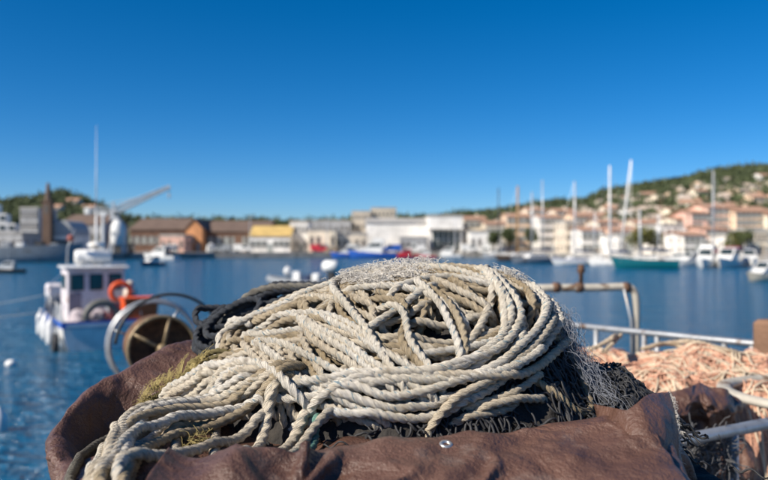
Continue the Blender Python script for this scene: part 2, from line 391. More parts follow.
def relax_cloth(fld, x0, x1, y0, y1, h, comp, steps, seed, iters=4, grav=0.0005, bend=0.2, lift=0.03, ymap=None):
    r = np.random.default_rng(seed)
    nx, ny = int((x1-x0)/h)+1, int((y1-y0)/h)+1
    X, Y = np.meshgrid(x0+np.arange(nx)*h, y0+np.arange(ny)*h, indexing='ij')
    if ymap is not None: X, Y = ymap(X, Y)
    Z0, _ = fld.at(X.ravel(), Y.ravel()); Z0 = Z0.reshape(X.shape)
    top = np.maximum(Z0, np.max(Z0)-0.12)
    P = np.stack([X, Y, top+lift+0.012*fnoise(X, Y, seed, 3, 5)], -1)
    rest = h/comp; restY = np.linalg.norm(np.diff(np.stack([X, Y], -1), axis=1), axis=-1).mean()/comp
    prev = P.copy()
    def con(A, B, L, k):
        d = B-A; ln = np.sqrt((d*d).sum(-1))+1e-9; c = (d*((ln-L)/ln*0.5*k)[..., None]); A += c; B -= c
    s2 = math.hypot(rest, restY)
    for st in range(steps):
        v = (P-prev)*0.96; prev = P.copy(); P = P+v; P[..., 2] -= grav
        for it in range(iters):
            for k in (0, 1):
                con(P[k:-1:2], P[k+1::2], rest, 1.0) if (nx-k) % 2 == 0 else con(P[k:-1:2], P[k+1::2][:P[k:-1:2].shape[0]], rest, 1.0)
                A = P[:, k:-1:2]; B = P[:, k+1::2]; m_ = min(A.shape[1], B.shape[1]); con(A[:, :m_], B[:, :m_], restY, 1.0)
            for k in (0, 1):
                for a, b in ((0, 0), (1, 0)):
                    A = P[a:-1:2, k:-1:2]; B = P[a+1::2, k+1::2]; m0 = min(A.shape[0], B.shape[0]); m1 = min(A.shape[1], B.shape[1]); con(A[:m0, :m1], B[:m0, :m1], s2, .6)
                    A = P[a+1::2, k:-1:2]; B = P[a:-1:2, k+1::2]; m0 = min(A.shape[0], B.shape[0]); m1 = min(A.shape[1], B.shape[1]); con(A[:m0, :m1], B[:m0, :m1], s2, .6)
            if bend > 0:
                for k in range(4):
                    A = P[k:-2:4]; B = P[k+2::4]; m0 = min(A.shape[0], B.shape[0]); con(A[:m0], B[:m0], 2*rest, bend)
                    A = P[:, k:-2:4]; B = P[:, k+2::4]; m1 = min(A.shape[1], B.shape[1]); con(A[:, :m1], B[:, :m1], 2*restY, bend)
            z, n = fld.at(P[..., 0].ravel(), P[..., 1].ravel()); z = z.reshape(P.shape[:2])+0.003; n = n.reshape(P.shape)
            pen = np.maximum(0, z-P[..., 2])*n[..., 2]
            P += n*np.minimum(pen, .03)[..., None]
            hit = pen > 0
            prev[hit] += (P[hit]-prev[hit])*0.6
    return P
def cloth_object(name, P, m, parent, thick=0.0012, sub=1):
    off = np.array(parent.location) if parent is not None else 0
    me = np_mesh(name, (P-off).reshape(-1, 3), grid_quads(*P.shape[:2]), m)
    o = link(name, me, parent)
    if sub:
        md = o.modifiers.new('sub', 'SUBSURF'); md.levels = sub; md.render_levels = sub
    md = o.modifiers.new('thick', 'SOLIDIFY'); md.thickness = thick; md.offset = -1
    return o

def upsample(P):
    nx, ny = P.shape[:2]
    Q = np.zeros((2*nx-1, ny, 3)); Q[::2] = P; Q[1::2] = .5*(P[1:]+P[:-1])
    R_ = np.zeros((2*nx-1, 2*ny-1, 3)); R_[:, ::2] = Q; R_[:, 1::2] = .5*(Q[:, 1:]+Q[:, :-1]); return R_
def folds(P, seed, amp, h=.0047):                   # angular creases of crumpled sheet, pressed in along its normal
    nx, ny = P.shape[:2]; u, v = np.meshgrid(np.arange(nx)*h, np.arange(ny)*h, indexing='ij'); r = np.random.default_rng(seed)
    N = np.cross(np.gradient(P, axis=0), np.gradient(P, axis=1)); N /= np.linalg.norm(N, axis=-1)[..., None]+1e-9
    N = np.where(N[..., 2:3] < -.2, -N, N); D = np.zeros_like(u)
    wx = .05*fnoise(u, v, seed+1, 2, 2.2); wy = .05*fnoise(u, v, seed+2, 2, 2.2)
    for k in range(16):
        a = r.uniform(0, PI); f = 4.5*(1.13**k)
        t = ((u+wx)*math.cos(a)+(v+wy)*math.sin(a))*f+r.random()
        tri = np.abs(2*(t % 1)-1); msk = np.clip(.35+fnoise(u, v, seed+50+k, 2, 1.6+.12*f), 0, 1)
        D += (tri-.5)*msk*(5.0/f)**.75*r.uniform(.5, 1.0)
    return P+N*(D*amp)[..., None]
tf = Field(tarp_support, -1.1, 0.9, 0.5, 2.3, 0.01); tf.grad(1)
TP = relax_cloth(tf, -0.82, 0.47, 0.70, 1.98, 0.0095, 0.91, 120, 11)
TP[..., 2] -= .24*np.exp(-(((TP[..., 0]+.476)/.066)**2+((TP[..., 1]-1.37)/.11)**2)**2.2)
TP[..., 0] += .62*np.clip(BASE-.035-TP[..., 2], 0, .3)*np.clip((-.33-TP[..., 0])/.1, 0, 1)
TP[..., 2] += .008*np.exp(-((TP[..., 0]-np.interp(TP[..., 1], _yk, _xl)-.015)/.028)**2)*np.clip((TP[..., 1]-1.15)/.1, 0, 1)
TP = folds(upsample(TP), 21, .0105)
tarp = thing('tarpaulin', 'crumpled dark brown tarpaulin draped over the pile under the cream ropes', 'tarp', (0, 1.3, BASE))
cover = cloth_object('cover', TP, M_TARP, tarp)

# ------------------------------------------------------------------ support surface for ropes: cloth + inner mass
bvh = BVHTree.FromPolygons([tuple(p) for p in TP.reshape(-1, 3)], [tuple(int(i) for i in q) for q in grid_quads(*TP.shape[:2])])
def cloth_z(X, Y):
    Z = np.full(X.shape, EYE-1.4)
    for i in range(X.shape[0]):
        for j in range(X.shape[1]):
            h = bvh.ray_cast(Vector((X[i, j], Y[i, j], EYE+0.5)), Vector((0, 0, -1)))
            if h[0] is not None: Z[i, j] = h[0].z
    return Z
def inner(x, y): return heap(x, y, 0.88, 0.022)+0.006*fnoise(x, y, 5, 2, 7)
cz = Field(cloth_z, -0.85, 0.75, 0.5, 2.1, 0.012)
sup = Field(lambda X, Y: np.maximum.reduce([cz.Z, inner(X, Y), netbump(X, Y)]), -0.85, 0.75, 0.5, 2.1, 0.012)
sup.grad(5)
outer = Field(lambda X, Y: np.maximum(tarp_support(X, Y)+0.012, heap(X, Y)), -0.85, 0.75, 0.5, 2.1, 0.01); outer.grad(4)
def unproject(pts):                                 # photo pixels -> points on the heap's envelope
    out = []
    D = np.linspace(0.86, 2.0, 400)
    for px, py in pts:
        x = (px-CX)/F*D; z = EYE-(py-HY)/F*D
        h, _ = outer.at(x, D); g = z-h
        k = np.argmax(g < 0) if (g < 0).any() else int(np.argmin(g))
        out.append((x[k], D[k], h[k]))
    return np.array(out)

placed = []                                         # all rope samples laid so far, with radius
def lay(P, r, iters=34, gravity=0.35, stiff=0.5, cap=0.6):
    P = resample(P, 0.011); z, n = sup.at(P[:, 0], P[:, 1]); P = P+n*r*1.2
    kd = None
    if placed:
        kd = kdtree.KDTree(len(placed))
        for i, (p, _) in enumerate(placed): kd.insert(p, i)
        kd.balance()
    for it in range(iters):
        z, n = sup.at(P[:, 0], P[:, 1])
        if it < iters-6: P = P-n*(r*gravity*(0.5 if it < 4 else 1))
        for _ in range(2):
            Q = P.copy(); Q[1:-1] += stiff*(0.5*(P[:-2]+P[2:])-P[1:-1]); 
            if len(P) > 6: Q[2:-2] += 0.15*(0.5*(P[:-4]+P[4:])-P[2:-2])
            P = Q
        push = np.maximum(0, (z+r-P[:, 2])*n[:, 2])
        if kd is not None:
            for i in range(len(P)):
                for co, idx, dist in kd.find_range(P[i], r+0.012):
                    R = (r+placed[idx][1])*0.94
                    d = P[i]-np.array(co); dd = d @ d
                    if dd < R*R:
                        dn = d @ n[i]; t = -dn+math.sqrt(max(0, dn*dn-(dd-R*R)))
                        if t > push[i]: push[i] = t
        push = np.minimum(push, 1.2*r)
        P = P+n*push[:, None]
        zo, no = outer.at(P[:, 0], P[:, 1]); over = np.maximum(0, (P[:, 2]-zo)*no[:, 2]-cap*r); P = P-no*over[:, None]
    placed.extend([(Vector(p), r) for p in P])
    return P

rope_root = thing('rope_heap', 'big tangled heap of thick cream laid rope with blue flecks', 'rope', (0.02, 1.45, BASE))
RR = 0.0077
def dive(P, r, a=True, b=True):                     # tuck the ends into the heap
    z, n = sup.at(P[:, 0], P[:, 1]); k = np.linspace(.12, 1, 7)[:, None]
    if len(P) < 6: return P
    t0 = P[0]-P[3]; t0 /= np.linalg.norm(t0); t1 = P[-1]-P[-4]; t1 /= np.linalg.norm(t1)
    A = P[0]+t0*k*.045-n[0]*k**1.6*.045; B_ = P[-1]+t1*k*.045-n[-1]*k**1.6*.045
    return np.vstack(([A[::-1]] if a else [])+[P]+([B_] if b else []))
def add_rope(P, r, m, root, name='rope_length', pitch=None, tuck=True):
    if tuck: P = dive(P, r)
    S_ = spline(P[::2] if len(P) > 12 else P, 6)
    me = rope_mesh(name, S_-np.array(root.location), r, m, pitch=pitch, phase=random.random()*6)
    return link(name, me, root)
# deeper turns: loose loops wandering over the heap
def wander(cx, cy, a, b, a0, sweep, tilt, seed):
    t = np.linspace(0, 1, 60); th = a0+sweep*t
    r = np.random.default_rng(seed); w1, w2 = r.random(2)*6
    x = a*(1+.18*np.sin(3*th+w1))*np.cos(th); y = b*(1+.2*np.sin(2*th+w2))*np.sin(th)
    X = cx+x*math.cos(tilt)-y*math.sin(tilt); Y = cy+x*math.sin(tilt)+y*math.cos(tilt)
    Z, _ = outer.at(X, Y); ok = Z > BASE+0.0
    return np.c_[X, Y, Z][ok]
rw = random.Random(21)
for k in range(66):
    cx = rw.uniform(-0.22, 0.26); cy = Y0+rw.uniform(-0.19, 0.10)
    P = wander(cx, cy, rw.uniform(.08, .22), rw.uniform(.06, .15), rw.uniform(0, 6.28), rw.uniform(2.5, 5.5), rw.uniform(-.4, .4), k)
    if len(P) < 10: continue
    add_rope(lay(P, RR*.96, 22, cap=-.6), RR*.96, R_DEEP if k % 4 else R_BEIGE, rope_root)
W, Bg = R_WHITE, R_BEIGE
TR = [  # visible turns read off the photograph, deeper first
 (Bg, [(300,300),(325,296),(350,303),(372,318)]), (Bg, [(330,322),(352,330),(375,345),(400,352),(430,350)]),
 (Bg, [(440,300),(470,306),(500,322),(512,340)]), (Bg, [(420,318),(445,330),(475,328),(505,312)]),
 (Bg, [(400,345),(440,349),(480,341),(520,325)]), (W, [(395,358),(440,363),(485,352),(525,335)]),
 (Bg, [(400,374),(440,377),(478,366),(510,348)]), (Bg, [(470,360),(490,335),(500,318),(488,300)]),
 (Bg, [(200,388),(214,372),(238,356),(262,349),(290,345)]), (Bg, [(196,374),(212,354),(232,345),(255,338)]),
 (Bg, [(208,396),(238,378),(270,363),(296,356)]), (Bg, [(224,399),(248,386),(276,376),(300,372)]),
 (Bg, [(258,360),(272,374),(284,394),(290,410)]), (Bg, [(272,338),(280,362),(279,384),(284,404)]),
 (Bg, [(285,330),(292,346),(293,366),(300,385)]), (Bg, [(330,350),(335,370),(350,385),(380,395)]),
 (Bg, [(345,340),(375,352),(400,368),(430,380)]), (Bg, [(300,340),(318,362),(330,385),(338,405)]),
 (Bg, [(230,360),(250,352),(282,348),(310,352)]), (W, [(206,350),(220,332),(250,316),(290,302),(330,288),(365,276)]),
 (Bg, [(235,322),(262,310),(300,296),(330,284),(360,272),(395,266)]), (W, [(350,290),(385,283),(420,290),(450,305),(470,325)]),
 (Bg, [(370,276),(400,272),(430,280),(455,290),(480,305)]), (W, [(400,268),(440,268),(470,276),(495,292),(512,312)]),
 (Bg, [(450,268),(480,270),(505,280),(522,298),(530,322)]), (W, [(380,300),(405,284),(435,275),(465,278),(490,290)]),
 (W, [(478,288),(483,274),(489,259)]), (W, [(370,330),(390,318),(412,300),(440,290)]),
 (Bg, [(262,321),(285,318),(312,322),(336,331),(360,345)]), (W, [(288,318),(300,330),(314,347),(336,364),(362,380),(390,392)]),
 (W, [(312,316),(328,328),(345,345),(368,360),(395,372),(425,380)]), (W, [(298,323),(311,340),(337,359),(364,374),(390,389),(420,396)]),
 (W, [(262,346),(285,351),(311,366),(337,385),(367,400),(397,404),(425,400)]),
 (W, [(251,340),(259,362),(270,381),(292,392),(319,404),(349,411),(375,415)]),
 (W, [(285,340),(266,342),(244,349),(226,352),(222,342),(236,331),(262,320),(289,315),(322,320),(356,334),(380,352)]),
 (W, [(410,291),(429,287),(447,299),(459,321),(462,340),(466,357)]),
 (W, [(380,306),(399,302),(421,314),(432,329),(417,338),(395,347),(389,362),(399,377),(417,389),(445,396)]),
 (W, [(367,274),(337,275),(324,280),(322,288),(337,306),(360,316),(378,326),(380,344),(380,362),(390,381),(408,400)]),
 (Bg, [(470,413),(500,417),(530,413),(547,402),(542,391),(520,394)]), (Bg, [(478,402),(508,406),(538,400),(548,388),(536,378)]),
 (Bg, [(490,408),(515,410),(543,397)]),
 (W, [(330,392),(365,404),(400,409),(440,398),(478,378),(510,352),(518,325),(508,298),(490,284)]),
 (W, [(290,398),(335,410),(380,413),(425,402),(474,376),(520,343),(525,316),(509,292),(488,280)]),
 (W, [(270,404),(310,414),(355,422),(400,422),(440,413),(484,389),(522,359),(536,326),(528,304),(507,286),(480,277)]),
 (W, [(300,420),(345,429),(392,430),(436,421),(490,397),(536,358),(547,322),(538,298),(515,281)]),
 (Bg, [(440,415),(492,391),(537,351),(552,325),(546,302)]),
 (W, [(360,424),(410,424),(455,412),(505,386),(541,352),(551,322),(543,297),(520,280)]),
 (W, [(330,428),(382,433),(432,425),(484,403),(530,372),(556,338),(558,310),(545,290)]),
 (Bg, [(450,420),(500,400),(540,374),(562,346),(566,322)]),
 (W, [(310,412),(350,419),(398,417),(446,403),(494,380),(526,350),(534,320),(524,297),(500,282)]),
 (W, [(238,322),(214,336),(198,352),(189,372),(194,390),(212,401),(255,404),(292,408),(332,420),(378,421),(418,414),(460,398)]),
]
for i_, (m, pts) in enumerate(TR):
    P = unproject(spline(pts, 8))
    cap_ = -.2+1.7*i_/len(TR)
    if i_ < 38 and rw.random() < .55:                                     # a companion turn half hidden under the visible one
        q = np.array(pts, float)+[rw.uniform(-9, 9), rw.uniform(4, 11)*rw.choice([-1, 1])]
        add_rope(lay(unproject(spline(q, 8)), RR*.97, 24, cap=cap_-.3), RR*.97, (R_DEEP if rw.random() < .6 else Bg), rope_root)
    r_k = RR*(1.12 if i_ >= len(TR)-10 else 1.0)
    add_rope(lay(P, r_k, cap=cap_), r_k, m, rope_root)
# turns on the far side of the heap
for k in range(7):
    P = wander(rw.uniform(-.1, .15), Y0+rw.uniform(.04, .12), rw.uniform(.12, .26), rw.uniform(.08, .16), rw.uniform(-.4, .6), rw.uniform(2.2, 3.0), rw.uniform(-.2, .2), 100+k)
    if len(P) > 10: add_rope(lay(P, RR, 20, cap=.3), RR, Bg, rope_root)

# the tail of rope running down over the tarpaulin on the left
tail = [
 (R_GREY, [(190,392),(160,402),(131,413),(104,426),(87,443),(78,466),(70,500),(66,545)], .9),
 (Bg, [(179,408),(178,421),(176,445),(174,475),(172,500)], .95), (Bg, [(216,404),(214,435),(217,470),(219,492)], .95),
 (Bg, [(277,401),(270,421),(257,445),(240,470),(226,492)], 1.15), (Bg, [(305,424),(284,442),(255,466),(236,486)], 1.1), (R_GREEN, [(318,428),(312,440),(300,458),(290,474)], .8),
 (Bg, [(272,424),(232,446),(196,461),(168,468),(140,478),(120,492)], 1.0), (Bg, [(330,430),(306,436),(286,454),(270,474)], .95),
 (Bg, [(205,402),(172,412),(144,422),(124,440),(112,466),(106,500),(104,545)], 1.05),
 (W, [(300,400),(262,398),(225,398),(189,402),(152,415),(128,425),(108,443),(97,464),(90,500),(88,545)], 1.0),
 (Bg, [(240,404),(193,411),(165,421),(140,433),(124,452),(116,478),(114,505),(113,545)], 1.0),
 (W, [(268,410),(250,415),(216,426),(186,433),(152,440),(130,450),(118,470),(113,500),(112,545)], 1.0),
 (W, [(142,414),(150,405),(158,404),(166,412)], .6),
]
for j_ in range(9):
    base_ = [[(262,402),(205,402),(172,412),(144,422),(124,440),(112,466),(106,500),(104,545)], [(240,404),(193,411),(165,421),(140,433),(124,452),(116,478),(114,505),(113,545)], [(268,410),(250,415),(216,426),(186,433),(152,440),(130,450),(118,470),(113,500),(112,545)]][j_ % 3]
    dx, dy = rw.uniform(-6, 22), rw.uniform(-9, 12)
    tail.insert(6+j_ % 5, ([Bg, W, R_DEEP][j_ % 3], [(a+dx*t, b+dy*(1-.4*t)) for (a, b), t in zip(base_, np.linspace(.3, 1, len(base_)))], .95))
for m, pts, k in tail:
    P = unproject(spline(pts, 8)); add_rope(lay(P, RR*k*1.12, cap=4), RR*k*1.12, m, rope_root)
# frayed fibre on top of the heap and netting hanging off its right side
def fibres(pts2, n, spread, length, seed, jitter, hug=0.004, top=.016):
    r = np.random.default_rng(seed); out = []
    C = unproject(pts2)
    for _ in range(n):
        a = r.integers(len(C)); p = C[a]+r.normal(0, spread, 3)*[1, 1, .5]
        d = r.normal(0, 1, 3); d[2] *= .6; d /= np.linalg.norm(d); m_ = 9; q = [p]
        L = length*r.uniform(.4, 1.3)
        for _ in range(m_):
            d = d+r.normal(0, jitter, 3); d /= np.linalg.norm(d); q.append(q[-1]+d*L/m_)
        q = np.array(q); z, _ = outer.at(q[:, 0], q[:, 1]); q[:, 2] = np.clip(q[:, 2], z+hug, z+hug+top+.3*np.maximum(0, q[:, 2]-z-hug-top)); out.append(q)
    return out
def fibre_part(name, paths, r, m, root):
    V, Q = tubes_np(paths, r, 4); o = link(name, np_mesh(name, V-np.array(root.location), Q, m), root); return stuff(o)
fibre_part('frayed_fibre', fibres([(360,272),(385,266),(405,263),(425,265),(372,282),(395,276),(415,275),(350,280)], 1900, .013, .042, 1, .6), .00045, M_FIBRE, rope_root)
fibre_part('fibre_tuft', fibres([(500,266),(508,262),(514,266),(520,272),(505,272)], 420, .010, .042, 2, .6), .0004, M_FIBRE, rope_root)

# yellow rope worn to fibres on the left
yel = thing('yellow_rope', 'frayed yellow rope lying on the tarpaulin left of the heap', 'rope', (-.4, 1.5, BASE))
for off in (0, 4):
    P = unproject(spline([(140, 404-off), (158, 394-off), (182, 380-off*.8), (202, 366-off*.6), (214, 352-off*.4)], 8)); add_rope(lay(P, .0058), .0058, R_YELLOW, yel)
fibre_part('yellow_fibre', fibres([(145,400),(156,392),(168,386),(180,378),(190,372),(200,362)], 480, .004, .022, 5, .6), .00045, M_FIBREY, yel)
fibre_part('yellow_fibre', fibres([(196,438),(200,446),(204,432),(192,452)], 90, .006, .03, 6, .4), .0005, M_FIBREY, yel)

# dark rope coil behind the heap on the left
dk = thing('dark_rope_coil', 'coil of dark grey blue rope piled behind the left of the cream heap', 'rope', (-.35, 1.68, BASE))
for k in range(26):
    cx, cy = (-0.335+rw.uniform(-.02, .02), 1.70+rw.uniform(-.03, .03)) if k < 12 else (-0.22+rw.uniform(-.05, .05), 1.70+rw.uniform(-.03, .03))
    a = rw.uniform(.045, .085) if k < 12 else rw.uniform(.07, .15); lift = (k % 12)*0.009 if k < 12 else ((k-12) % 14)*.010
    t = np.linspace(0, rw.uniform(4.5, 6.6), 40)+rw.uniform(0, 6); b = rw.uniform(.6, 1.0); tl = rw.uniform(-.6, .6)
    x = cx+a*np.cos(t); y = cy+a*b*.7*np.sin(t)
    top = EYE-0.245 if k < 12 else EYE-0.23
    z = top+lift*(1.0 if k < 12 else .9)+0.5*a*np.sin(t+tl)+(x-cx)*(.25 if k < 12 else .55)
    z = np.minimum(z, np.minimum(EYE-.15+np.clip(x+.36, 0, 1)*.55, EYE-.098))
    z = np.maximum(z, sup.at(x, y)[0]+.012)
    link('rope_length', rope_mesh('rope_length', spline(np.c_[x, y, z], 3)-np.array(dk.location), .0088, R_DARK, phase=rw.random()*6), dk)
for pts in ([(206,340),(226,318),(250,302),(270,292),(300,289),(330,284)], [(214,334),(240,316),(268,304),(300,297),(326,290)], [(222,322),(246,298),(262,290),(286,287),(320,287)]):
    P = np.array([U(px, py, 1.72) for px, py in spline(pts, 6)])
    link('rope_length', rope_mesh('rope_length', P-np.array(dk.location), .0105, R_GREY if pts[0][0] == 222 else R_DARK, phase=rw.random()*6), dk)

# black net: bale under everything plus loose cords showing at right
net = thing('black_net', 'heap of knotted black fishing net under the rope and tarpaulin', 'net', (0, 1.4, 1.9))
gx_, gy_ = np.meshgrid(np.linspace(-.5, .52, 110), np.linspace(1.0, 1.78, 90), indexing='ij')
zz = np.maximum(np.maximum(inner(gx_, gy_), netbump(gx_, gy_))-.006, BASE-.05)+.004*fnoise(gx_, gy_, 30, 3, 14)
o = link('core', np_mesh('core', (np.stack([gx_, gy_, zz], -1)-np.array(net.location)).reshape(-1, 3), grid_quads(110, 90), M_DARKBALE), net)
b_ = MB(); rings = []
for zz_, k in ((1.9, 1.06), (2.1, 1.10), (2.5, 1.03), (2.85, .97), (2.985, .90)):
    rings.append((zz_, k))
vs = []; nseg = 44
for zz_, k in rings:
    for i in range(nseg):
        a = 2*PI*i/nseg; c, s_ = math.cos(a), math.sin(a)
        ex = lambda v: math.copysign(abs(v)**.45, v)
        vs.append((-.04+.47*k*ex(c)*(1+.02*math.sin(5*a+zz_*7)), 1.36+.43*k*ex(s_)*(1+.02*math.sin(7*a+zz_*9)), zz_))
fs = [(j*nseg+i, j*nseg+(i+1) % nseg, (j+1)*nseg+(i+1) % nseg, (j+1)*nseg+i) for j in range(len(rings)-1) for i in range(nseg)]+[tuple(range((len(rings)-1)*nseg, len(rings)*nseg))]
b_.add(vs, fs).build('bale', M_DARKBALE, net, True, True)
def cords(cx, cy, sx, sy, n, seed, zoff, r0, ln=.09, fld=None):
    r = np.random.default_rng(seed); out = []; rad = []
    for _ in range(n):
        p = np.array([cx+r.normal(0, sx), cy+r.normal(0, sy)]); a = r.random()*6.28; q = []
        up = r.uniform(0, zoff); m_ = 16; w = r.uniform(-.5, .5)
        for i in range(m_):
            z = (fld or sup).at(np.array([p[0]]), np.array([p[1]]))[0][0]
            q.append((p[0], p[1], z+r0+up+.004*math.sin(i*1.1+a)))
            a += w+r.normal(0, .35); p = p+np.array([math.cos(a), math.sin(a)])*ln/m_
        out.append(resample(spline(np.array(q), 2), .004)); rad.append(r0*r.uniform(.7, 1.2))
    return out, rad
for args in ((.415, 1.37, .045, .07, 520, 41, .020, .0021), (.14, 1.19, .12, .018, 70, 42, .006, .0020), (.33, 1.28, .05, .022, 110, 43, .008, .0021)):
    ps, rd = cords(*args); V, Q = tubes_np(ps, rd, 6); stuff(link('cord_tangle', np_mesh('cord_tangle', V-np.array(net.location), Q, M_BLACKNET), net))
ps, rd = cords(.42, 1.36, .05, .06, 14, 44, .010, .0013, .09); V, Q = tubes_np(ps, rd, 6); stuff(link('white_twine', np_mesh('white_twine', V-np.array(net.location), Q, M_FIBRE), net))
# fine grey netting sliding off the right of the heap
gn = thing('grey_netting', 'fine grey blue netting hanging off the right side of the rope heap', 'net', (.36, 1.45, BASE))
ctr = spline([(548,298),(562,318),(572,345),(588,372),(612,396),(634,404)], 8); r_ = np.random.default_rng(8); paths = []
C3 = np.array([U(a, b, d) for (a, b), d in zip(ctr, np.linspace(1.47, 1.36, len(ctr)))])
for _ in range(520):
    o1 = r_.normal(0, 1, 3)*[.010, .045, .010]+[-.012, 0, -.006]; i0 = r_.integers(0, len(C3)-14); ln = r_.integers(12, 30)
    seg = C3[i0:i0+ln]+o1; w_ = np.zeros(3); wl_ = []
    for _k in range(len(seg)): w_ = w_*.72+r_.normal(0, .0062, 3); wl_.append(w_)
    seg = seg+np.array(wl_)
    seg[:, 2] = np.maximum(seg[:, 2], sup.at(seg[:, 0], seg[:, 1])[0]+.004); paths.append(spline(seg[::2], 4) if len(seg) > 6 else seg)
V, Q = tubes_np(paths, .00038, 4); stuff(link('netting', np_mesh('netting', V-np.array(gn.location), Q, M_FIBRE2), gn))

# ------------------------------------------------------------------ front fold of the tarpaulin, lying over the rope ends
z2 = sup.Z.copy()
for q, r in placed:
    if q.y > 1.25: continue
    a = (q.x-sup.x0)/sup.h; b = (q.y-sup.y0)/sup.h
    for i in range(int(a)-1, int(a)+3):
        for j in range(int(b)-1, int(b)+3):
            if 0 <= i < sup.nx and 0 <= j < sup.ny and (i-a)**2+(j-b)**2 < 3.2: z2[i, j] = max(z2[i, j], q.z+r*1.1)
yr2 = .935+.10*np.clip((sup.X+.24)/.36, 0, 1)+0.25*np.maximum(0, sup.X-0.02)+0.008*np.sin(sup.X*13)
zr2 = np.interp(sup.X, [-.45, -.33, .08, .2, .35, .45], [.004, .016, .036, .050, .066, .066])
z2 = np.maximum(z2, BASE+zr2-.012-((sup.Y-yr2+.02)/.05)**2*.05)
f2 = Field(lambda X, Y: z2, -0.85, 0.75, 0.5, 2.1, 0.012); f2.Z = np.maximum(f2.Z, 0); 
for _ in range(4):
    Zp = np.pad(f2.Z, 1, mode='edge'); f2.Z = np.maximum(f2.Z, (Zp[:-2, 1:-1]+Zp[2:, 1:-1]+Zp[1:-1, :-2]+Zp[1:-1, 2:])/4)
for _ in range(5):
    Zp = np.pad(f2.Z, 1, mode='edge'); f2.Z = (2*f2.Z+Zp[:-2, 1:-1]+Zp[2:, 1:-1]+Zp[1:-1, :-2]+Zp[1:-1, 2:])/6
f2.Z = f2.Z+.010
f2.grad(2)
def fold_map(X, Y):
    u = (Y-.70)/.40; top = .945+.10*np.clip((X+.24)/.36, 0, 1)+0.25*np.maximum(0, X-0.02)+0.008*np.sin(X*13)
    return X-.03*(1-u)*np.clip((-.1-X)/.2, 0, 1), .66+u*(top-.66)
FP = relax_cloth(f2, -0.265, 0.365, 0.70, 1.10, 0.0085, 0.90, 90, 31, ymap=fold_map, lift=.012)
FP = folds(upsample(FP), 61, .0095, .0042)
cloth_object('front_fold', FP, M_TARP, tarp, thick=.0025)
bvh = BVHTree.FromPolygons([tuple(p) for p in FP.reshape(-1, 3)], [tuple(int(i) for i in q) for q in grid_quads(*FP.shape[:2])])

# ------------------------------------------------------------------ standing flap of the tarpaulin and its grommets
def sheet(rows, n=14, sub=10):                      # rows of (px,py,d) control points -> smooth grid
    A = np.array([[tuple(U(*c)) for c in row] for row in rows])
    B = np.stack([spline(A[i], n) for i in range(A.shape[0])]); C = np.stack([spline(B[:, j], sub) for j in range(B.shape[1])], 1)
    x = C[..., 0]; z = C[..., 2]; C[..., 1] += .004*fnoise(x, z, 60, 3, 9)
    return C
fl = sheet([[(612,418,1.13),(637,402,1.13),(650,394,1.17),(668,391,1.24)],
            [(618,440,1.09),(643,428,1.085),(660,420,1.11),(675,414,1.17)],
            [(622,466,1.06),(648,458,1.06),(664,450,1.08),(679,444,1.13)],
            [(625,500,1.04),(652,496,1.04),(664,490,1.06),(676,486,1.11)],
            [(628,540,1.03),(655,540,1.03),(664,540,1.05),(674,540,1.10)]])
fl[:, :8, 1] += np.linspace(.10, 0, 8)[None, :]**1.0; fl = (fl-np.array([0, 0, EYE]))*.945+np.array([0, 0, EYE])
cloth_object('flap', fl, M_TARP, tarp, sub=0)
edge = fl[:, -1]; r_ = np.random.default_rng(5)
fe = [resample(np.array([p+r_.normal(0, .001, 3), p+np.array([.003, 0, 0])+r_.normal(0, .002, 3), p+np.array([.003, 0, -.003])+r_.normal(0, .0035, 3)]), .003) for p in resample(edge, .0015)]
V, Q = tubes_np(fe, .0003, 4); stuff(link('frayed_edge', np_mesh('frayed_edge', V-np.array(tarp.location), Q, M_FIBRE), tarp))
fl2 = sheet([[(a, b, c*1.65) for a, b, c in row] for row in [[(664,398,1.36),(684,386,1.38),(712,386,1.42),(738,398,1.46),(748,420,1.48)],
             [(668,420,1.30),(690,404,1.33),(714,402,1.36),(734,414,1.40),(744,436,1.44)],
             [(672,440,1.36),(692,428,1.37),(716,424,1.38),(738,432,1.42),(752,452,1.44)],
             [(676,470,1.30),(700,462,1.34),(724,456,1.36),(748,462,1.38),(768,486,1.40)],
             [(676,560,1.34),(700,560,1.36),(724,560,1.36),(756,560,1.38),(790,570,1.40)]]])
fl2[..., 1] += .022*fnoise(fl2[..., 0], fl2[..., 2], 77, 3, 5); fl2 = folds(upsample(fl2), 90, .008, .006)
tb = thing('tarpaulin_bundle', 'dark brown folded tarpaulin heaped on the foredeck behind the near rail', 'tarp', (1.0, 2.4, 2.2))
cloth_object('fold', fl2, M_TARP, tb, sub=1)
MB().tube([(1.06, 2.50, 2.2), (1.05, 2.50, 2.5), (1.02, 2.56, 2.70), (1.0, 2.56, 2.80)], [.17, .16, .12, .06], 14).build('bundle_core', M_DARKBALE, tb, True, True)
ps, rd = [], []
r_ = np.random.default_rng(12)
for _ in range(420):
    p = np.array([.90+r_.normal(0, .045), 2.12+r_.normal(0, .02), EYE-.53-r_.uniform(0, .2)]); d = -np.abs(r_.normal(0, 1, 3))*[.6, .3, 1]; q = [p]
    for i in range(8): d = d+r_.normal(0, .45, 3)*[1, .4, 1]; d /= np.linalg.norm(d); q.append(q[-1]+d*.010)
    ps.append(spline(np.array(q), 2)); rd.append(.0017)
V, Q = tubes_np(ps, rd, 5); stuff(link('hanging_net', np_mesh('hanging_net', V-np.array(tb.location), Q, mat('grey_black_cord', (.09, .09, .095), .7)), tb))
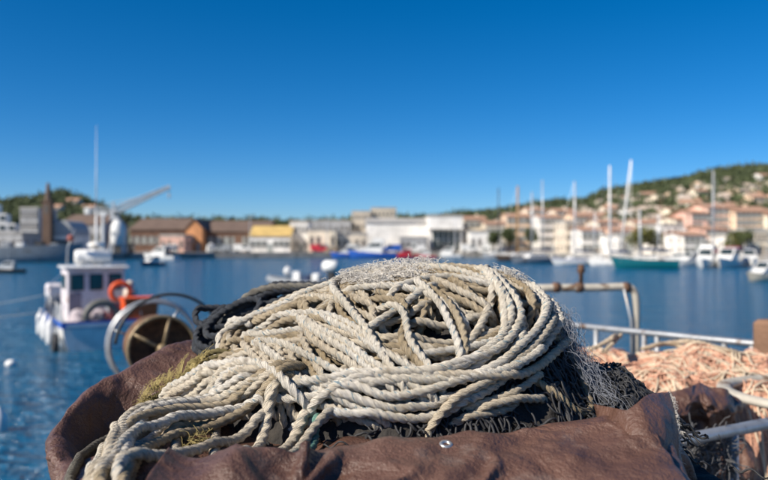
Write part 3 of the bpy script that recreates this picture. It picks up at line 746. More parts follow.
def grommet(px, py):
    x = (px-CX)/F; zr = -(py-HY)/F; o = Vector((0, 0, EYE)); h = bvh.ray_cast(o, Vector((x, 1, zr)).normalized())
    if h[0] is None: return
    MB().lathe([(.0045, -.001), (.0045, .0012), (.006, .0022), (.0085, .0018), (.0095, .0002), (.0095, -.001)], h[0], 20, h[1] if h[1].y < 0 or h[1].z > 0 else -h[1]).build('grommet', mat('zinc_eyelet', (.62, .60, .56), .3, metal=.8), tarp, True, True)
grommet(446, 444)
# ================================================================== water, quay
def water_material():
    m = bpy.data.materials.new('water'); m.use_nodes = True
    n = m.node_tree.nodes; l = m.node_tree.links; b = n['Principled BSDF']
    b.inputs['Base Color'].default_value = (0.003, 0.09, 0.19, 1); b.inputs['Roughness'].default_value = 0.17; b.inputs['IOR'].default_value = 1.33
    tc = n.new('ShaderNodeTexCoord'); h = None
    for sc, amp, sy in ((0.35, .45, 1.7), (1.5, .32, 1.5), (5.5, .13, 1.3)):
        mp = n.new('ShaderNodeMapping'); mp.inputs['Scale'].default_value = (sc*.6, sc*sy, 1); mp.inputs['Rotation'].default_value = (0, 0, .25+sc*.1)
        l.new(tc.outputs['Object'], mp.inputs[0])
        q = n.new('ShaderNodeTexNoise'); q.inputs['Scale'].default_value = 1; q.inputs['Detail'].default_value = 3; q.inputs['Distortion'].default_value = .6
        l.new(mp.outputs[0], q.inputs['Vector'])
        mu = n.new('ShaderNodeMath'); mu.operation = 'MULTIPLY_ADD'; mu.inputs[1].default_value = amp; l.new(q.outputs['Fac'], mu.inputs[0])
        if h is not None: l.new(h, mu.inputs[2])
        else: mu.inputs[2].default_value = 0
        h = mu.outputs[0]
    bp = n.new('ShaderNodeBump'); bp.inputs['Strength'].default_value = 1.0; bp.inputs['Distance'].default_value = 1.6
    l.new(h, bp.inputs['Height']); l.new(bp.outputs[0], b.inputs['Normal'])
    return m
M_WATER = water_material()
struct(MB().add([(-900, -60, 0), (900, -60, 0), (900, 400, 0), (-900, 400, 0)], [(0, 1, 2, 3)]).build('water', M_WATER))
q_ = MB(); q_.box((0, -9.06, .2), (60, 22, 3.4))
quay = struct(q_.build('quay', M_CONC))
MB().box((0, 1.72, 1.905), (60, .36, .17), bev=.03).build('kerb', mat('kerb_stone', (.42, .40, .36), .85, bump=.5, bscale=40), quay)

# ================================================================== work boat beside the quay (rails, deck, reel)
M_BHULL = mat('boat_blue_white', (.55, .56, .56), .45, scale=3, stain=((.25, .16, .10), 5, .64))
M_DECK = mat('deck_paint', (.20, .24, .26), .7, scale=5, bump=.3, bscale=60, stain=((.12, .08, .05), 6, .6))
M_RUST = mat('rusty_steel', (.17, .085, .042), .75, scale=18, bump=.6, bscale=70, col2=(.045, .026, .018), stain=((.30, .15, .06), 14, .62))
M_BRASS = mat('worn_rim', (.34, .26, .15), .5, metal=.4, scale=30, bump=.3, bscale=90, col2=(.16, .11, .06))
M_WOOD = mat('weathered_wood', (.20, .11, .065), .8, scale=8, bump=.5, bscale=50)
DZ = 2.20
plan = [(-0.9, 1.99), (0.3, 1.97), (0.78, 2.0), (1.12, 2.17), (1.9, 2.6), (2.75, 3.05), (2.0, 3.98), (1.22, 4.93), (.6, 5.16), (-1.6, 5.2)]
plan = [tuple(p) for p in spline([(p[0], p[1]) for p in plan[:6]], 5)]+[tuple(p) for p in spline([(p[0], p[1]) for p in plan[5:]], 5)][1:]
wb = thing('work_boat', 'grey decked fishing boat with galvanised rails moored against the quay', 'boat', (0, 3.5, 0))
cxp = sum(p[0] for p in plan)/len(plan); cyp = sum(p[1] for p in plan)/len(plan)
def ring(k, z, ins=0):
    return [(cxp+(x-cxp)*k, cyp+(y-cyp)*k, z) for x, y in plan]
h_ = MB(); n_ = len(plan); vs = []
for k, z in ((.80, -.4), (.90, .2), (.965, 1.1), (1.0, 2.32)): vs += ring(k, z)
fs = [(j*n_+i, j*n_+(i+1) % n_, (j+1)*n_+(i+1) % n_, (j+1)*n_+i) for j in range(3) for i in range(n_)]+[tuple(range(n_-1, -1, -1))]
h_.add(vs, fs).build('hull', M_BHULL, wb, False, True)
MB().add(ring(.985, DZ), [tuple(range(n_))]).build('deck', M_DECK, wb, False, True)
g_ = MB(); vs = ring(1.012, 2.30)+ring(1.012, 2.36)+ring(.965, 2.36)+ring(.965, 2.30)
g_.add(vs, [(j*n_+i, j*n_+(i+1) % n_, ((j+1) % 4)*n_+(i+1) % n_, ((j+1) % 4)*n_+i) for j in range(4) for i in range(n_)]).build('gunwale', M_WOOD, wb, False, True)
RZ = EYE-.53
def rail(ctrl, r=.021, flat=.8, m=M_GALV, name='rail'): return MB().tube([Vector(p) for p in spline(ctrl, 8)], r, 10, flat=flat).build(name, m, wb, True, True)
far = [(1.02, 5.04), (1.10, 5.0), (1.24, 4.87), (1.6, 4.42), (2.0, 3.93), (2.4, 3.44), (2.66, 3.08)]
rail([(.98, 5.08, RZ-.04)]+[(x, y, RZ) for x, y in far], .024)
near = [(.70, 1.995), (.80, 2.02), (1.12, 2.20), (1.6, 2.47), (2.2, 2.80), (2.62, 3.02)]
rail([(x, y, RZ) for x, y in near], .021)
rail([(2.3, 3.0, RZ), (1.9, 3.0, RZ), (1.55, 2.955, RZ), (1.33, 2.86, RZ), (1.235, 2.70, RZ), (1.25, 2.53, RZ), (1.36, 2.43, RZ), (1.7, 2.56, RZ+.002), (2.0, 2.72, RZ+.004)], .028, .6, M_WHITEPAINT, 'inner_rail')
def post(x, y, z0=DZ, z1=RZ, r=.017, m=M_GALV): MB().cyl((x, y, z0), (x, y, z1-.004), r, n=10).build('stanchion', m, wb, True, True)
for px in (596, 644, 657, 700, 724, 752):
    t = (px-CX)/F; ys = np.linspace(3.0, 5.0, 400); k = np.argmin(np.abs(np.interp(ys, [p[1] for p in far[::-1]], [p[0] for p in far[::-1]])-t*ys)); post(float(t*ys[k]), float(ys[k]))
for x, y in ((.99, 2.125), (1.75, 2.55), (2.4, 2.9), (1.24, 2.62), (1.5, 2.945), (1.55, 2.50)): post(x, y)
# white pipe frame further back
pf = [U(520, 289, 5.0), U(548, 288, 5.0), U(600, 287.5, 5.0), U(626, 287, 5.0), U(634, 292, 5.0), U(636, 304, 5.0), U(636, 325, 5.0), U(636, 345, 5.0)]
pts = [tuple(p) for p in pf]; pts = pts[:1]+[tuple(p) for p in spline(pts[1:], 6)]+[(pf[-1].x, pf[-1].y, DZ)]
MB().tube(pts, .026, 10).build('pipe_frame', M_WHITEPAINT, wb, True, True)
MB().tube([(pf[0].x, pf[0].y, pf[0].z), (pf[0].x-.02, 5.0, DZ)], .022, 10).build('pipe_leg', M_WHITEPAINT, wb, True, True)
p = U(628, 300, 4.96); MB().tube([tuple(U(624, 289, 4.97)), tuple(U(631, 320, 4.97)), (tuple(U(633, 345, 4.97))[0], 4.97, DZ)], .010, 8).build('brace', M_GALV, wb, True, True)
for px in (579, 626, 556):
    p = U(px, 287.5, 5.0); MB().tube([p+Vector((-.022, 0, 0)), p+Vector((.022, 0, 0))], .034, 10).build('clamp', M_RUST, wb, True, True)
p = U(581, 287, 5.0); MB().tube([p, p+Vector((0, 0, .09)), p+Vector((0, 0, .10)), p+Vector((0, 0, .15))], [.014, .014, .028, .020], 10).build('rod_holder', M_RUST, wb, True, True)
p = U(764, 335, 3.9); MB().box((p.x+.03, p.y, (DZ+p.z+.08)/2), (.13, .13, p.z+.08-DZ), .5, bev=.02).build('mooring_bitt', M_WOOD, wb, False, True)

# ---- hauling reel on the after deck
RC = U(162, 349, 4.6); ax = Vector((.44, -.90, .02)).normalized(); sx = ax.cross(Vector((0, 0, 1))).normalized(); up = sx.cross(ax).normalized()
if up.z < 0: up = -up
hr = thing('net_reel', 'rusty net hauling reel with spoked rim and tube hoops', 'reel', (RC.x, RC.y, DZ))
def circ(c, r, a0=0, a1=2*PI, n=36): return [c+sx*(r*math.cos(a0+(a1-a0)*i/n))+up*(r*math.sin(a0+(a1-a0)*i/n)) for i in range(n+1)]
R0 = .20
MB().lathe([(R0*.97, 0), (R0*.97, .02), (R0*.90, .09), (R0*.86, .20), (R0*.97, .27), (R0*.97, .288)], RC-ax*.29, 40, ax, False).build('drum', M_RUST, hr, True, True)
MB().lathe([(R0*.96, -.012), (R0*1.05, -.012), (R0*1.05, .022), (R0*.96, .022), (R0*.96, -.012)], RC, 44, ax, False).build('rim', M_BRASS, hr, True, True)
MB().lathe([(R0*.05, -.13), (R0*.70, -.12), (R0*.96, -.03), (R0*.96, .0)], RC, 40, ax, False).build('face_plate', M_RUST, hr, True, True)
for k in range(5):
    a = .55+k*2*PI/5; d = sx*math.cos(a)+up*math.sin(a)
    MB().tube([RC+d*.015+ax*.02, RC+d*R0*.98+ax*.012], .0115, 8).build('spoke', M_BRASS, hr, True, True)
MB().lathe([(.035, -.02), (.035, .03), (.022, .045), (.0, .047)], RC, 18, ax).build('hub', M_BRASS, hr, True, True)
MB().blob(RC-sx*.10+up*.02+ax*.02, (.014, .014, .014), 3, .02, 6).build('bolt_cap', mat('copper_cap', (.45, .20, .09), .5), hr, True, True)
for off, rr_ in ((-.30, .275), (-.36, .285)):
    MB().tube(circ(RC+ax*off, rr_, 0, 2*PI*35/36, 36), .0125, 8, closed=True).build('hoop', M_GALV, hr, True, True)
MB().tube(circ(RC-ax*.12-sx*.07, .33, .1, PI-.35), .011, 8).build('guard_hoop', mat('dark_tube', (.05, .055, .06), .5, metal=.3), hr, True, True)
for a in (.4, 2.2, 3.6, 5.2):
    d = sx*math.cos(a)+up*math.sin(a); MB().tube([RC-ax*.30+d*.275, RC-ax*.28+d*R0*.9], .009, 8).build('hoop_strut', M_GALV, hr, True, True)
MB().tube([RC-ax*.15, Vector((RC.x+.03, RC.y+.15, DZ+.35)), Vector((RC.x+.03, RC.y+.15, DZ))], [.06, .07, .11], 12).build('pedestal', M_RUST, hr, True, True)

# ---- pink nets on the foredeck
M_PINK = mat('pink_net', (.46, .26, .18), .85, scale=9, bump=1, bscale=55, col2=(.32, .16, .11))
M_PINKTH = mat('pink_twine', (.66, .37, .25), .8, scale=9, col2=(.52, .27, .175))
M_CREAM = mat('cream_twine', (.62, .50, .36), .8, scale=9, bump=.4, bscale=200)
def pile_obj(name, label, cx, cy, rx, ry, ztop, seed, nth, cat='net'):
    t = thing(name, label, cat, (cx, cy, DZ))
    X, Y = np.meshgrid(np.linspace(-1, 1, 70), np.linspace(-1, 1, 60), indexing='ij')
    rr = np.sqrt(X**2+Y**2); q = np.clip(1-rr**3.2, 0, 1)**.6
    fn = lambda x, y: (ztop-DZ)*np.clip(1-np.sqrt(x*x+y*y)**4.5, 0, 1)**.5*(1+.05*fnoise(x, y, seed, 3, 1.3))
    Z = fn(X, Y)
    link('net_body', np_mesh('net_body', np.stack([X*rx, Y*ry, Z], -1).reshape(-1, 3), grid_quads(70, 60), M_PINK), t)
    r = np.random.default_rng(seed); P1 = []; P2 = []
    for k in range(nth):
        a = r.uniform(0, 6.28); p = r.uniform(-.85, .85, 2); q = []; w = r.uniform(-.25, .25); lift = r.uniform(0, .03)
        for i in range(14):
            q.append((p[0]*rx, p[1]*ry, float(fn(np.array(p[0]), np.array(p[1])))+.004+lift*math.sin(i/13*PI)))
            a += w+r.normal(0, .25); p = np.clip(p+np.array([math.cos(a)/rx, math.sin(a)/ry])*.024, -.95, .95)
        (P1 if k % 3 else P2).append(resample(spline(np.array(q), 2), .014))
    V, Q = tubes_np(P1, .0025, 5); stuff(link('pink_twine', np_mesh('pink_twine', V, Q, M_PINKTH), t))
    V, Q = tubes_np(P2, .0038, 5); stuff(link('cream_twine', np_mesh('cream_twine', V, Q, M_CREAM), t))
    return t, fn
pn, pfn = pile_obj('pink_net', 'heap of salmon pink fishing net with cream lines on the foredeck', 1.45, 3.22, .78, .58, EYE-.515, 4, 1900)
pile_obj('pink_net', 'smaller pink net clump beside the end of the far rail', 1.06, 3.95, .44, .5, EYE-.60, 6, 700)
R_CREAM = rope_material('rope_cream', (.68, .56, .42), (.58, .46, .33), (.4, .28, .18), (.55, .45, .35), .2)
cr_ = thing('cream_line', 'loose cream rope looping over the pink net heap', 'rope', (1.3, 3.0, DZ))
for pts in ([(640,352),(668,346),(694,354),(722,366),(748,374),(775,378)], [(655,372),(672,362),(690,378),(720,380),(752,372)], [(664,346),(690,344),(724,352),(756,362),(790,368)],
            [(602,356),(612,346),(622,336)], [(588,352),(600,348),(616,338)], [(676,395),(690,372),(684,356)], [(628,368),(652,362),(690,364),(730,384)]):
    P = []
    for px, py in spline(pts, 8):
        D = np.linspace(2.7, 4.4, 200); x = (px-CX)/F*D; z = EYE-(py-HY)/F*D
        hgt = DZ+pfn((x-1.45)/.78, (D-3.22)/.58); g = z-hgt; k = int(np.argmax(g < 0)) if (g < 0).any() else int(np.argmin(g))
        P.append((x[k], D[k], max(z[k], hgt[k])+.012))
    P = np.array(P); P[1:-1] = .25*P[:-2]+.5*P[1:-1]+.25*P[2:]
    link('rope_length', rope_mesh('rope_length', P-np.array(cr_.location), .0115, R_CREAM, step=.006, phase=random.random()*6), cr_)
# ================================================================== boats
def hull_pts(L, B, fs, fb, dr, N=14):
    rows = []
    for i in range(N+1):
        s = i/N; hb = B/2*(1-max(0, (s-.35)/.65)**2.3)*(.86+.14*min(1, s/.3)); hb = max(hb, .015)
        zs = fs+(fb-fs)*s*s
        row = []
        for u, zf in ((1.0, 1.0), (.985, .72), (.95, .40), (.85, .05), (.62, -.5), (.0, -1.0)):
            z = zs*zf if zf > 0 else dr*zf
            y = L*s-(.13*L*s**5)*(1-max(zf, -.3))*.6
            row.append((hb*u*(1 if s < .5 else u**(2*(s-.5))), y, z))
        rows.append(row)
    return rows
def hull_mesh(L, B, fs, fb, dr):
    rows = hull_pts(L, B, fs, fb, dr); m = MB(); n = len(rows[0])
    for sg in (1, -1):
        vs = [(sg*x, y, z) for r in rows for x, y, z in r]
        fc = []
        for i in range(len(rows)-1):
            for k in range(n-1):
                q = (i*n+k, (i+1)*n+k, (i+1)*n+k+1, i*n+k+1); fc.append(q if sg < 0 else q[::-1])
        m.add(vs, fc)
    t = rows[0]; m.add([(x, y, z) for x, y, z in t]+[(-x, y, z) for x, y, z in t[::-1]], [tuple(range(2*n))])
    return m, rows
def deck_mesh(rows, drop=.06, inset=.97):
    m = MB(); vs = []
    for r in rows: x, y, z = r[0]; vs += [(x*inset, y, z-drop), (-x*inset, y, z-drop)]
    m.add(vs, [(2*i, 2*i+2, 2*i+3, 2*i+1) for i in range(len(rows)-1)]); return m
def band_mesh(rows, k0=0, k1=1, off=.012, f=1.0):
    m = MB()
    for sg in (1, -1):
        vs = []
        for r in rows:
            a, b = r[k0], r[k1]; vs += [(sg*(a[0]+off), a[1], a[2]+.01), (sg*(a[0]+(b[0]-a[0])*f+off), a[1]+(b[1]-a[1])*f, a[2]+(b[2]-a[2])*f)]
        m.add(vs, [(2*i, 2*i+1, 2*i+3, 2*i+2) for i in range(len(rows)-1)])
    a, b = rows[0][k0], rows[0][k1]; zb = a[2]+(b[2]-a[2])*f
    m.box((0, a[1]-off, (a[2]+.01+zb)/2), (2*a[0]+2*off, .02, a[2]+.01-zb)); return m
GLASS = mat('dark_glass', (.015, .03, .035), .08, scale=2, spec=.6)
TEALGLASS = mat('teal_glass', (.02, .10, .12), .08, scale=2, spec=.6)
GEL = mat('gelcoat_white', (.78, .77, .74), .35, scale=2, stain=((.55, .48, .40), 2.2, .62))
ALU = mat('aluminium', (.62, .62, .62), .4, metal=.5, scale=3)
CABIN = mat('cabin_paint', (.74, .68, .69), .5, scale=3, stain=((.48, .38, .34), 3, .63))
BLUE = mat('blue_paint', (.02, .10, .42), .45, scale=3)
TEAL = mat('teal_paint', (.0, .10, .13), .4, scale=3)
RED = mat('red_paint', (.52, .03, .05), .45, scale=3)
ORANGE = mat('orange_plastic', (.80, .10, .015), .5, scale=6, stain=((.55, .10, .03), 8, .6))
BLACK = mat('black_rubber', (.025, .025, .027), .7, scale=5)
GREYB = mat('grey_paint', (.28, .30, .32), .5, scale=1.2, stain=((.16, .12, .10), 1.0, .62))
NAVY = mat('navy_cloth', (.03, .05, .11), .8, scale=3)
MAROON = mat('maroon_cloth', (.22, .04, .06), .85, scale=3)
TIMBER = mat('varnished_spar', (.36, .20, .08), .5, scale=3)
TEAK = mat('deck_teak', (.34, .25, .16), .7, scale=4)

# ---- blue and white fishing boat on the left, stern towards the quay
fb = thing('fishing_boat', 'white fishing boat with blue gunwale band and three windowed wheelhouse', 'boat', (-9.05, 24.1, 0), math.radians(29))
FM = Matrix.Translation(fb.location) @ Matrix.Rotation(math.radians(29), 4, 'Z')
def fw(x, y, z): return FM @ Vector((x, y, z))
m, rows = hull_mesh(8.6, 2.85, .92, 1.75, .5); m.build('hull', GEL, fb, True)
band_mesh(rows, 0, 1, .02, .75).build('blue_band', BLUE, fb)
deck_mesh(rows, .22).build('deck', mat('boat_deck', (.30, .33, .36), .7, scale=4), fb)
MB().box((0, -.02, .80), (2.2, .05, .10)).build('transom_rub_rail', GEL, fb)
wl = MB(); wl.box((.08, 3.0, 1.62), (1.92, 1.8, 1.85), bev=.05); wh = wl.build('wheelhouse', CABIN, fb)
for x, w_ in ((-.54, .44), (.08, .44), (.70, .44)):
    wd = MB().box((x, 2.085, 2.08), (w_, .04, .56), bev=.015).build('window', BLACK, fb)
    MB().box((x, 2.062, 2.08), (w_-.07, .02, .49)).build('pane', TEALGLASS, wd)
for y in (2.6, 3.35):
    wd = MB().box((-.89, y, 2.08), (.04, .5, .5), bev=.015).build('window', BLACK, fb); MB().box((-.913, y, 2.08), (.02, .43, .43)).build('pane', TEALGLASS, wd)
MB().box((-.62, 2.09, 1.42), (.42, .04, .62), bev=.02).build('locker_door', mat('mauve_shade_panel', (.28, .24, .28), .6), fb)
MB().box((.08, 2.95, 2.585), (2.12, 2.25, .09), bev=.03).build('wheelhouse_roof', GEL, fb)
MB().lathe([(.0, -.62), (.22, -.60), (.26, -.52), (.26, -.05), (.275, -.03), (.275, .03), (.26, .05), (.26, .52), (.22, .60), (0, .62)], (.05, 2.7, 2.94), 20, (1, 0, 0)).build('life_raft_canister', GEL, fb, True)
for x in (-.3, .4): MB().box((x, 2.7, 2.68), (.06, .5, .12)).build('raft_cradle', ALU, fb)
MB().tube([(.22, 3.2, 2.6), (.22, 3.2, 4.6)], .035, 8).build('signal_mast', GEL, fb, True)
MB().tube([(.22, 3.2, 4.5), (.22, 3.2, 6.1), (.22, 3.2, 6.12), (.22, 3.2, 7.7)], [.022, .018, .014, .006], 6).build('whip_antenna', GEL, fb, True)
MB().tube([(-.85, 2.4, 2.6), (-.82, 2.4, 3.25), (-.6, 2.4, 3.9)], .02, 6).build('aerial', ALU, fb, True)
MB().blob((-.72, 2.4, 3.6), (.12, .12, .12), 2, .05).build('radar_reflector', mat('rusty_red', (.35, .10, .07), .7), fb, True)
MB().lathe([(0, -.1), (.24, -.09), (.30, -.02), (.30, .05), (.2, .12), (0, .13)], (.25, 3.4, 3.35), 16).build('radar_dome', GEL, fb, True)
MB().box((.9, 2.6, 2.7), (.5, .12, .14), bev=.03).build('light_bar', ALU, fb)
for x, y in ((-1.2, .15), (-1.3, 1.2), (-1.36, 2.4), (1.2, .15), (1.3, 1.2), (-1.34, 4.2), (-1.05, 5.8), (1.05, 5.8), (1.34, 4.2)): MB().tube([(x, y, 1.0), (x, y, 1.55+.12*max(0, y-3))], .018, 6).build('rail_post', ALU, fb, True)
for sg in (-1, 1): MB().tube([(sg*1.36, 2.4, 1.55), (sg*1.34, 4.2, 1.69), (sg*1.05, 5.8, 1.88), (sg*.3, 8.0, 2.3)], .02, 6).build('rail', ALU, fb, True)
MB().box((-.75, 6.0, 1.62), (.9, 1.1, .5), bev=.08).build('foredeck_locker', CABIN, fb)
c = fw(.55, .9, 1.15); hx = Vector((math.cos(-.2), math.sin(-.2), 0))
rg = MB(); rg.tube([(.0+.50*math.cos(a), .25, 1.0+.50*math.sin(a)) for a in np.linspace(0, 2*PI, 29)[:-1]], .12, 10, closed=True, flat=1.0)
rg.build('hauler_ring', mat('dull_grey_ring', (.13, .125, .11), .6, scale=5), fb, True); MB().tube([(.0, .6, .72), (.0, .6, 1.0), (.0, .25, 1.0)], .07, 10).build('hauler_post', GREYB, fb, True)
# odds and ends aboard
o = MB().tube([fw(.74+.31*math.cos(a), 1.25, 1.76+.31*math.sin(a)) for a in np.linspace(0, 2*PI, 29)[:-1]], .085, 10, closed=True).build('life_ring', ORANGE, None, True); tag(o, 'orange life ring on the white fishing boat wheelhouse corner', 'life ring')
o = MB(); o.box(fw(1.22, .5, 1.24), (1.0, .70, .62), math.radians(30), 1.10); o.box(fw(1.22, .5, 1.58), (1.16, .84, .08), math.radians(30)); o = o.build('fish_crate', ORANGE); tag(o, 'orange plastic fish crate on the fishing boat stern', 'crate')
o = MB(); o.box(fw(.62, 1.3, 1.05), (.6, .5, .80), math.radians(30)); o.box(fw(1.05, .5, .82), (.8, .55, .22), math.radians(30)); tag(o.build('fish_crate', GREYB), 'grey crate stack under the orange fish crate', 'crate')
c = fw(1.12, 1.6, 1.5); o = MB(); o.lathe([(0, -.8), (.14, -.78), (.17, -.55), (.2, -.05), (.24, .15), (.22, .3), (.12, .36), (.13, .42), (.15, .52), (.10, .62), (0, .64)], c, 14)
tag(o.build('float_buoy', mat('cream_float', (.66, .55, .46), .6), None, True), 'pale cream net float standing behind the orange crate', 'buoy')
c = fw(-.35, 1.1, .86); o = MB()
for k in range(9): o.blob((c.x+random.uniform(-.5, .5), c.y+random.uniform(-.4, .3), c.z+random.uniform(0, .25)), (.25, .22, .15), k, .2, 6)
tag(o.build('net_bundle', mat('pale_net', (.46, .40, .42), .9, scale=8, bump=1, bscale=20), None, True), 'pale net bundle lying in the fishing boat stern', 'net')
for k, (y, lab) in enumerate(((1.0, 'white fender on the fishing boat nearest its stern'), (2.6, 'white fender hanging amidships on the fishing boat'), (4.2, 'white fender on the fishing boat nearest its bow'))):
    p = fw(-1.47-.03*k, y, .50); o = MB(); o.lathe([(0, -.42), (.10, -.38), (.145, -.28), (.145, .28), (.10, .38), (.04, .46), (.03, .56)], p, 14); o.tube([p+Vector((0, 0, .55)), fw(-1.38, y, 1.05)], .012, 5)
    tag(o.build('fender', GEL, None, True), lab, 'fender', 'fenders along the fishing boat')
p = fw(-1.45, .05, .30); o = MB(); o.tube([fw(-1.40, .35+.26*math.cos(a), .22+.26*math.sin(a)) for a in np.linspace(0, 2*PI, 25)[:-1]], .10, 8, closed=True)
tag(o.build('tyre_fender', BLACK, None, True), 'black tyre fender at the fishing boat stern corner', 'tyre')
def line(name, label, a, b, sag, r, m):
    a, b = Vector(a), Vector(b); P = [a.lerp(b, t)-Vector((0, 0, sag*4*t*(1-t))) for t in np.linspace(0, 1, 20)]
    tag(MB().tube(P, r, 6).build(name, m, None, True), label, 'rope')
LINE = mat('mooring_line', (.30, .32, .33), .8)
line('mooring_line', 'upper pale mooring line from the fishing boat bow to the left', fw(-.9, 6.8, 1.45), (-26, 27, 1.2), .7, .02, LINE)
line('mooring_line', 'lower pale mooring line from the fishing boat side to the left', fw(-1.5, 4.0, .95), (-24, 23.0, 1.0), .4, .02, LINE)

# ---- generic craft
def sailboat(px, wy, L, rz, hm, mast, label, sail=NAVY, mm=ALU, rake=0.0, cab=GEL, group='sailing boats moored at the far quay', name='sailing_boat', d=None, B=None, stripe=None, mr=.14, fk=1.0):
    d = d or EYE*F/(wy-HY); t = thing(name, label, 'boat', (UX(px, d), d, 0), rz, group)
    B = B or L*.30
    mb, rows = hull_mesh(L, B, L*.085*fk, L*.12*fk, .4)
    off = Vector((0, -L/2, 0))
    def bld(mb_, nm, m_, sm=False, par=t):
        mb_.v = [(x, y-L/2, z) for x, y, z in mb_.v]; return mb_.build(nm, m_, par, sm)
    bld(mb, 'hull', hm, True); bld(deck_mesh(rows, .05), 'deck', TEAK)
    if stripe: bld(band_mesh(rows, 0, 1, .012, .35), 'stripe', stripe)
    zc = L*.09*fk
    cb = MB(); cb.prism([(L*.28, zc), (L*.70, zc), (L*.64, zc+L*.055), (L*.33, zc+L*.065)], -B*.27, B*.27, 'x'); bld(cb, 'coachroof', cab)
    for k in range(3):
        for sg in (-1, 1): bld(MB().box((sg*B*.272, L*(.37+.09*k), zc+L*.034), (.02, L*.055, L*.016)), 'window', GLASS)
    if mast:
        top = (rake*mast, L*.56, mast); bld(MB().tube([(0, L*.56, zc), top], [mr, mr*.75], 8), 'mast', mm, True)
        bm = bld(MB().tube([(0, L*.55, zc+1.3), (0, L*.12, zc+1.25)], .06, 8), 'boom', mm, True)
        bld(MB().tube([(0, L*.54, zc+1.48), (0, L*.35, zc+1.44), (0, L*.13, zc+1.36)], [.19, .16, .09], 8), 'sail_cover', sail, True, bm)
        sp_ = .62*mast; spx = rake*sp_; bld(MB().tube([(spx-B*.3, L*.55, sp_), (spx+B*.3, L*.55, sp_)], .03, 6), 'spreader', mm)
        for a in ((0, L*.99, L*.12), (0, L*.02, L*.085), (B*.46, L*.52, L*.09), (-B*.46, L*.52, L*.09)): bld(MB().tube([a, top], .012, 4), 'stay', ALU)
    for sg in (-1, 1):
        bld(MB().tube([(sg*B*.42, L*.03, L*.085+.55), (sg*B*.47, L*.4, L*.095+.55), (sg*B*.25, L*.85, L*.11+.6), (0, L*.99, L*.12+.65)], .015, 5), 'guard_rail', ALU)
        for q in (.03, .22, .4, .62, .85): bld(MB().tube([(sg*np.interp(q, [.03, .4, .85], [.42, .47, .25])*B, L*q, L*.085), (sg*np.interp(q, [.03, .4, .85], [.42, .47, .25])*B, L*q, L*.095+.57)], .012, 4), 'guard_post', ALU)
    return t
def motorboat(px, wy, L, rz, hm, label, cab=GEL, canopy=None, fly=False, name='motor_boat', group='motor boats moored at the far quay', d=None, B=None):
    d = d or EYE*F/(wy-HY); t = thing(name, label, 'boat', (UX(px, d), d, 0), rz, group)
    B = B or L*.34; mb, rows = hull_mesh(L, B, L*.10, L*.17, .4)
    def bld(mb_, nm, m_, sm=False, par=t):
        mb_.v = [(x, y-L/2, z) for x, y, z in mb_.v]; return mb_.build(nm, m_, par, sm)
    bld(mb, 'hull', hm, True); bld(deck_mesh(rows, .08), 'deck', GEL); z = L*.10
    cb = MB(); cb.prism([(L*.30, z), (L*.78, z+L*.03), (L*.62, z+L*.12), (L*.52, z+L*.22), (L*.26, z+L*.23)], -B*.36, B*.36, 'x'); bld(cb, 'cabin', cab)
    for sg in (-1, 1): bld(MB().prism([(L*.32, z+L*.13), (L*.58, z+L*.13), (L*.51, z+L*.195), (L*.31, z+L*.20)], sg*B*.362, sg*B*.368, 'x'), 'side_window', GLASS)
    bld(MB().add([(-B*.30, L*.625, z+L*.125), (B*.30, L*.625, z+L*.125), (B*.28, L*.535, z+L*.212), (-B*.28, L*.535, z+L*.212)], [(0, 1, 2, 3)]), 'windscreen', GLASS)
    bld(MB().box((0, L*.255, z+L*.12), (B*.4, .03, L*.16)), 'cabin_door', GLASS)
    if fly:
        bld(MB().prism([(L*.26, z+L*.235), (L*.5, z+L*.235), (L*.46, z+L*.30), (L*.27, z+L*.29)], -B*.3, B*.3, 'x'), 'flybridge', cab)
        bld(MB().tube([(-B*.32, L*.24, z+L*.2), (-B*.3, L*.2, z+L*.40), (B*.3, L*.2, z+L*.40), (B*.32, L*.24, z+L*.2)], .05, 6), 'radar_arch', cab)
    if canopy: bld(MB().prism([(L*.02, z+L*.17), (L*.27, z+L*.225), (L*.27, z+L*.25), (L*.14, z+L*.255), (L*.02, z+L*.19)], -B*.38, B*.38, 'x'), 'canopy', canopy)
    for sg in (-1, 1): bld(MB().tube([(sg*B*.40, L*.5, L*.135+.45), (sg*B*.3, L*.8, L*.16+.5), (0, L*.98, L*.17+.5)], .015, 5), 'bow_rail', ALU)
    bld(MB().tube([(0, L*.45, z+L*.22), (0, L*.44, z+L*.22+1.6)], .02, 5), 'antenna', ALU)
    return t
R = math.radians
sailboat(644, 268.5, 9.0, R(72), TEAL, 8.2, 'teal hulled sailing boat with short mast', fk=1.5)
sailboat(621, 264.5, 8.5, R(6), GEL, 17.4, 'white sailing boat with the tallest white mast, leaning right', mm=GEL, rake=.115, mr=.19)
sailboat(613, 265.5, 8.0, R(75), GEL, 15.8, 'white sailing boat with upright white mast beside the teal boat', mm=GEL, mr=.17)
sailboat(578, 265, 9.5, R(100), GEL, 13.6, 'white sailing boat with blue waterline stripe left of the teal boat', stripe=BLUE)
sailboat(535, 263.5, 10.5, R(115), GREYB, 12.5, 'grey hulled sailing boat with white coachroof left of the striped boat', cab=GEL)
sailboat(521, 261, 11, R(95), mat('dark_timber_hull', (.06, .04, .03), .6), 15.0, 'old timber sailing boat with thick varnished wooden mast', mm=TIMBER, sail=TEAK, mr=.26)
sailboat(716, 266, 9.0, R(20), GEL, 14.8, 'white sailing boat with tall thin mast before the pink houses', sail=MAROON)
sailboat(501, 258.5, 9.0, R(80), GREYB, 16.5, 'grey sailing boat with dark leaning mast at the quay', mm=BLACK, rake=-.08)
sailboat(596, 262, 8.5, R(15), GEL, 9.5, 'small white sailing boat with short mast behind the striped boat', sail=TEAK)
sailboat(660, 264, 8.0, R(10), GEL, 8.5, 'small white sailing boat with navy sail cover right of the teal boat')
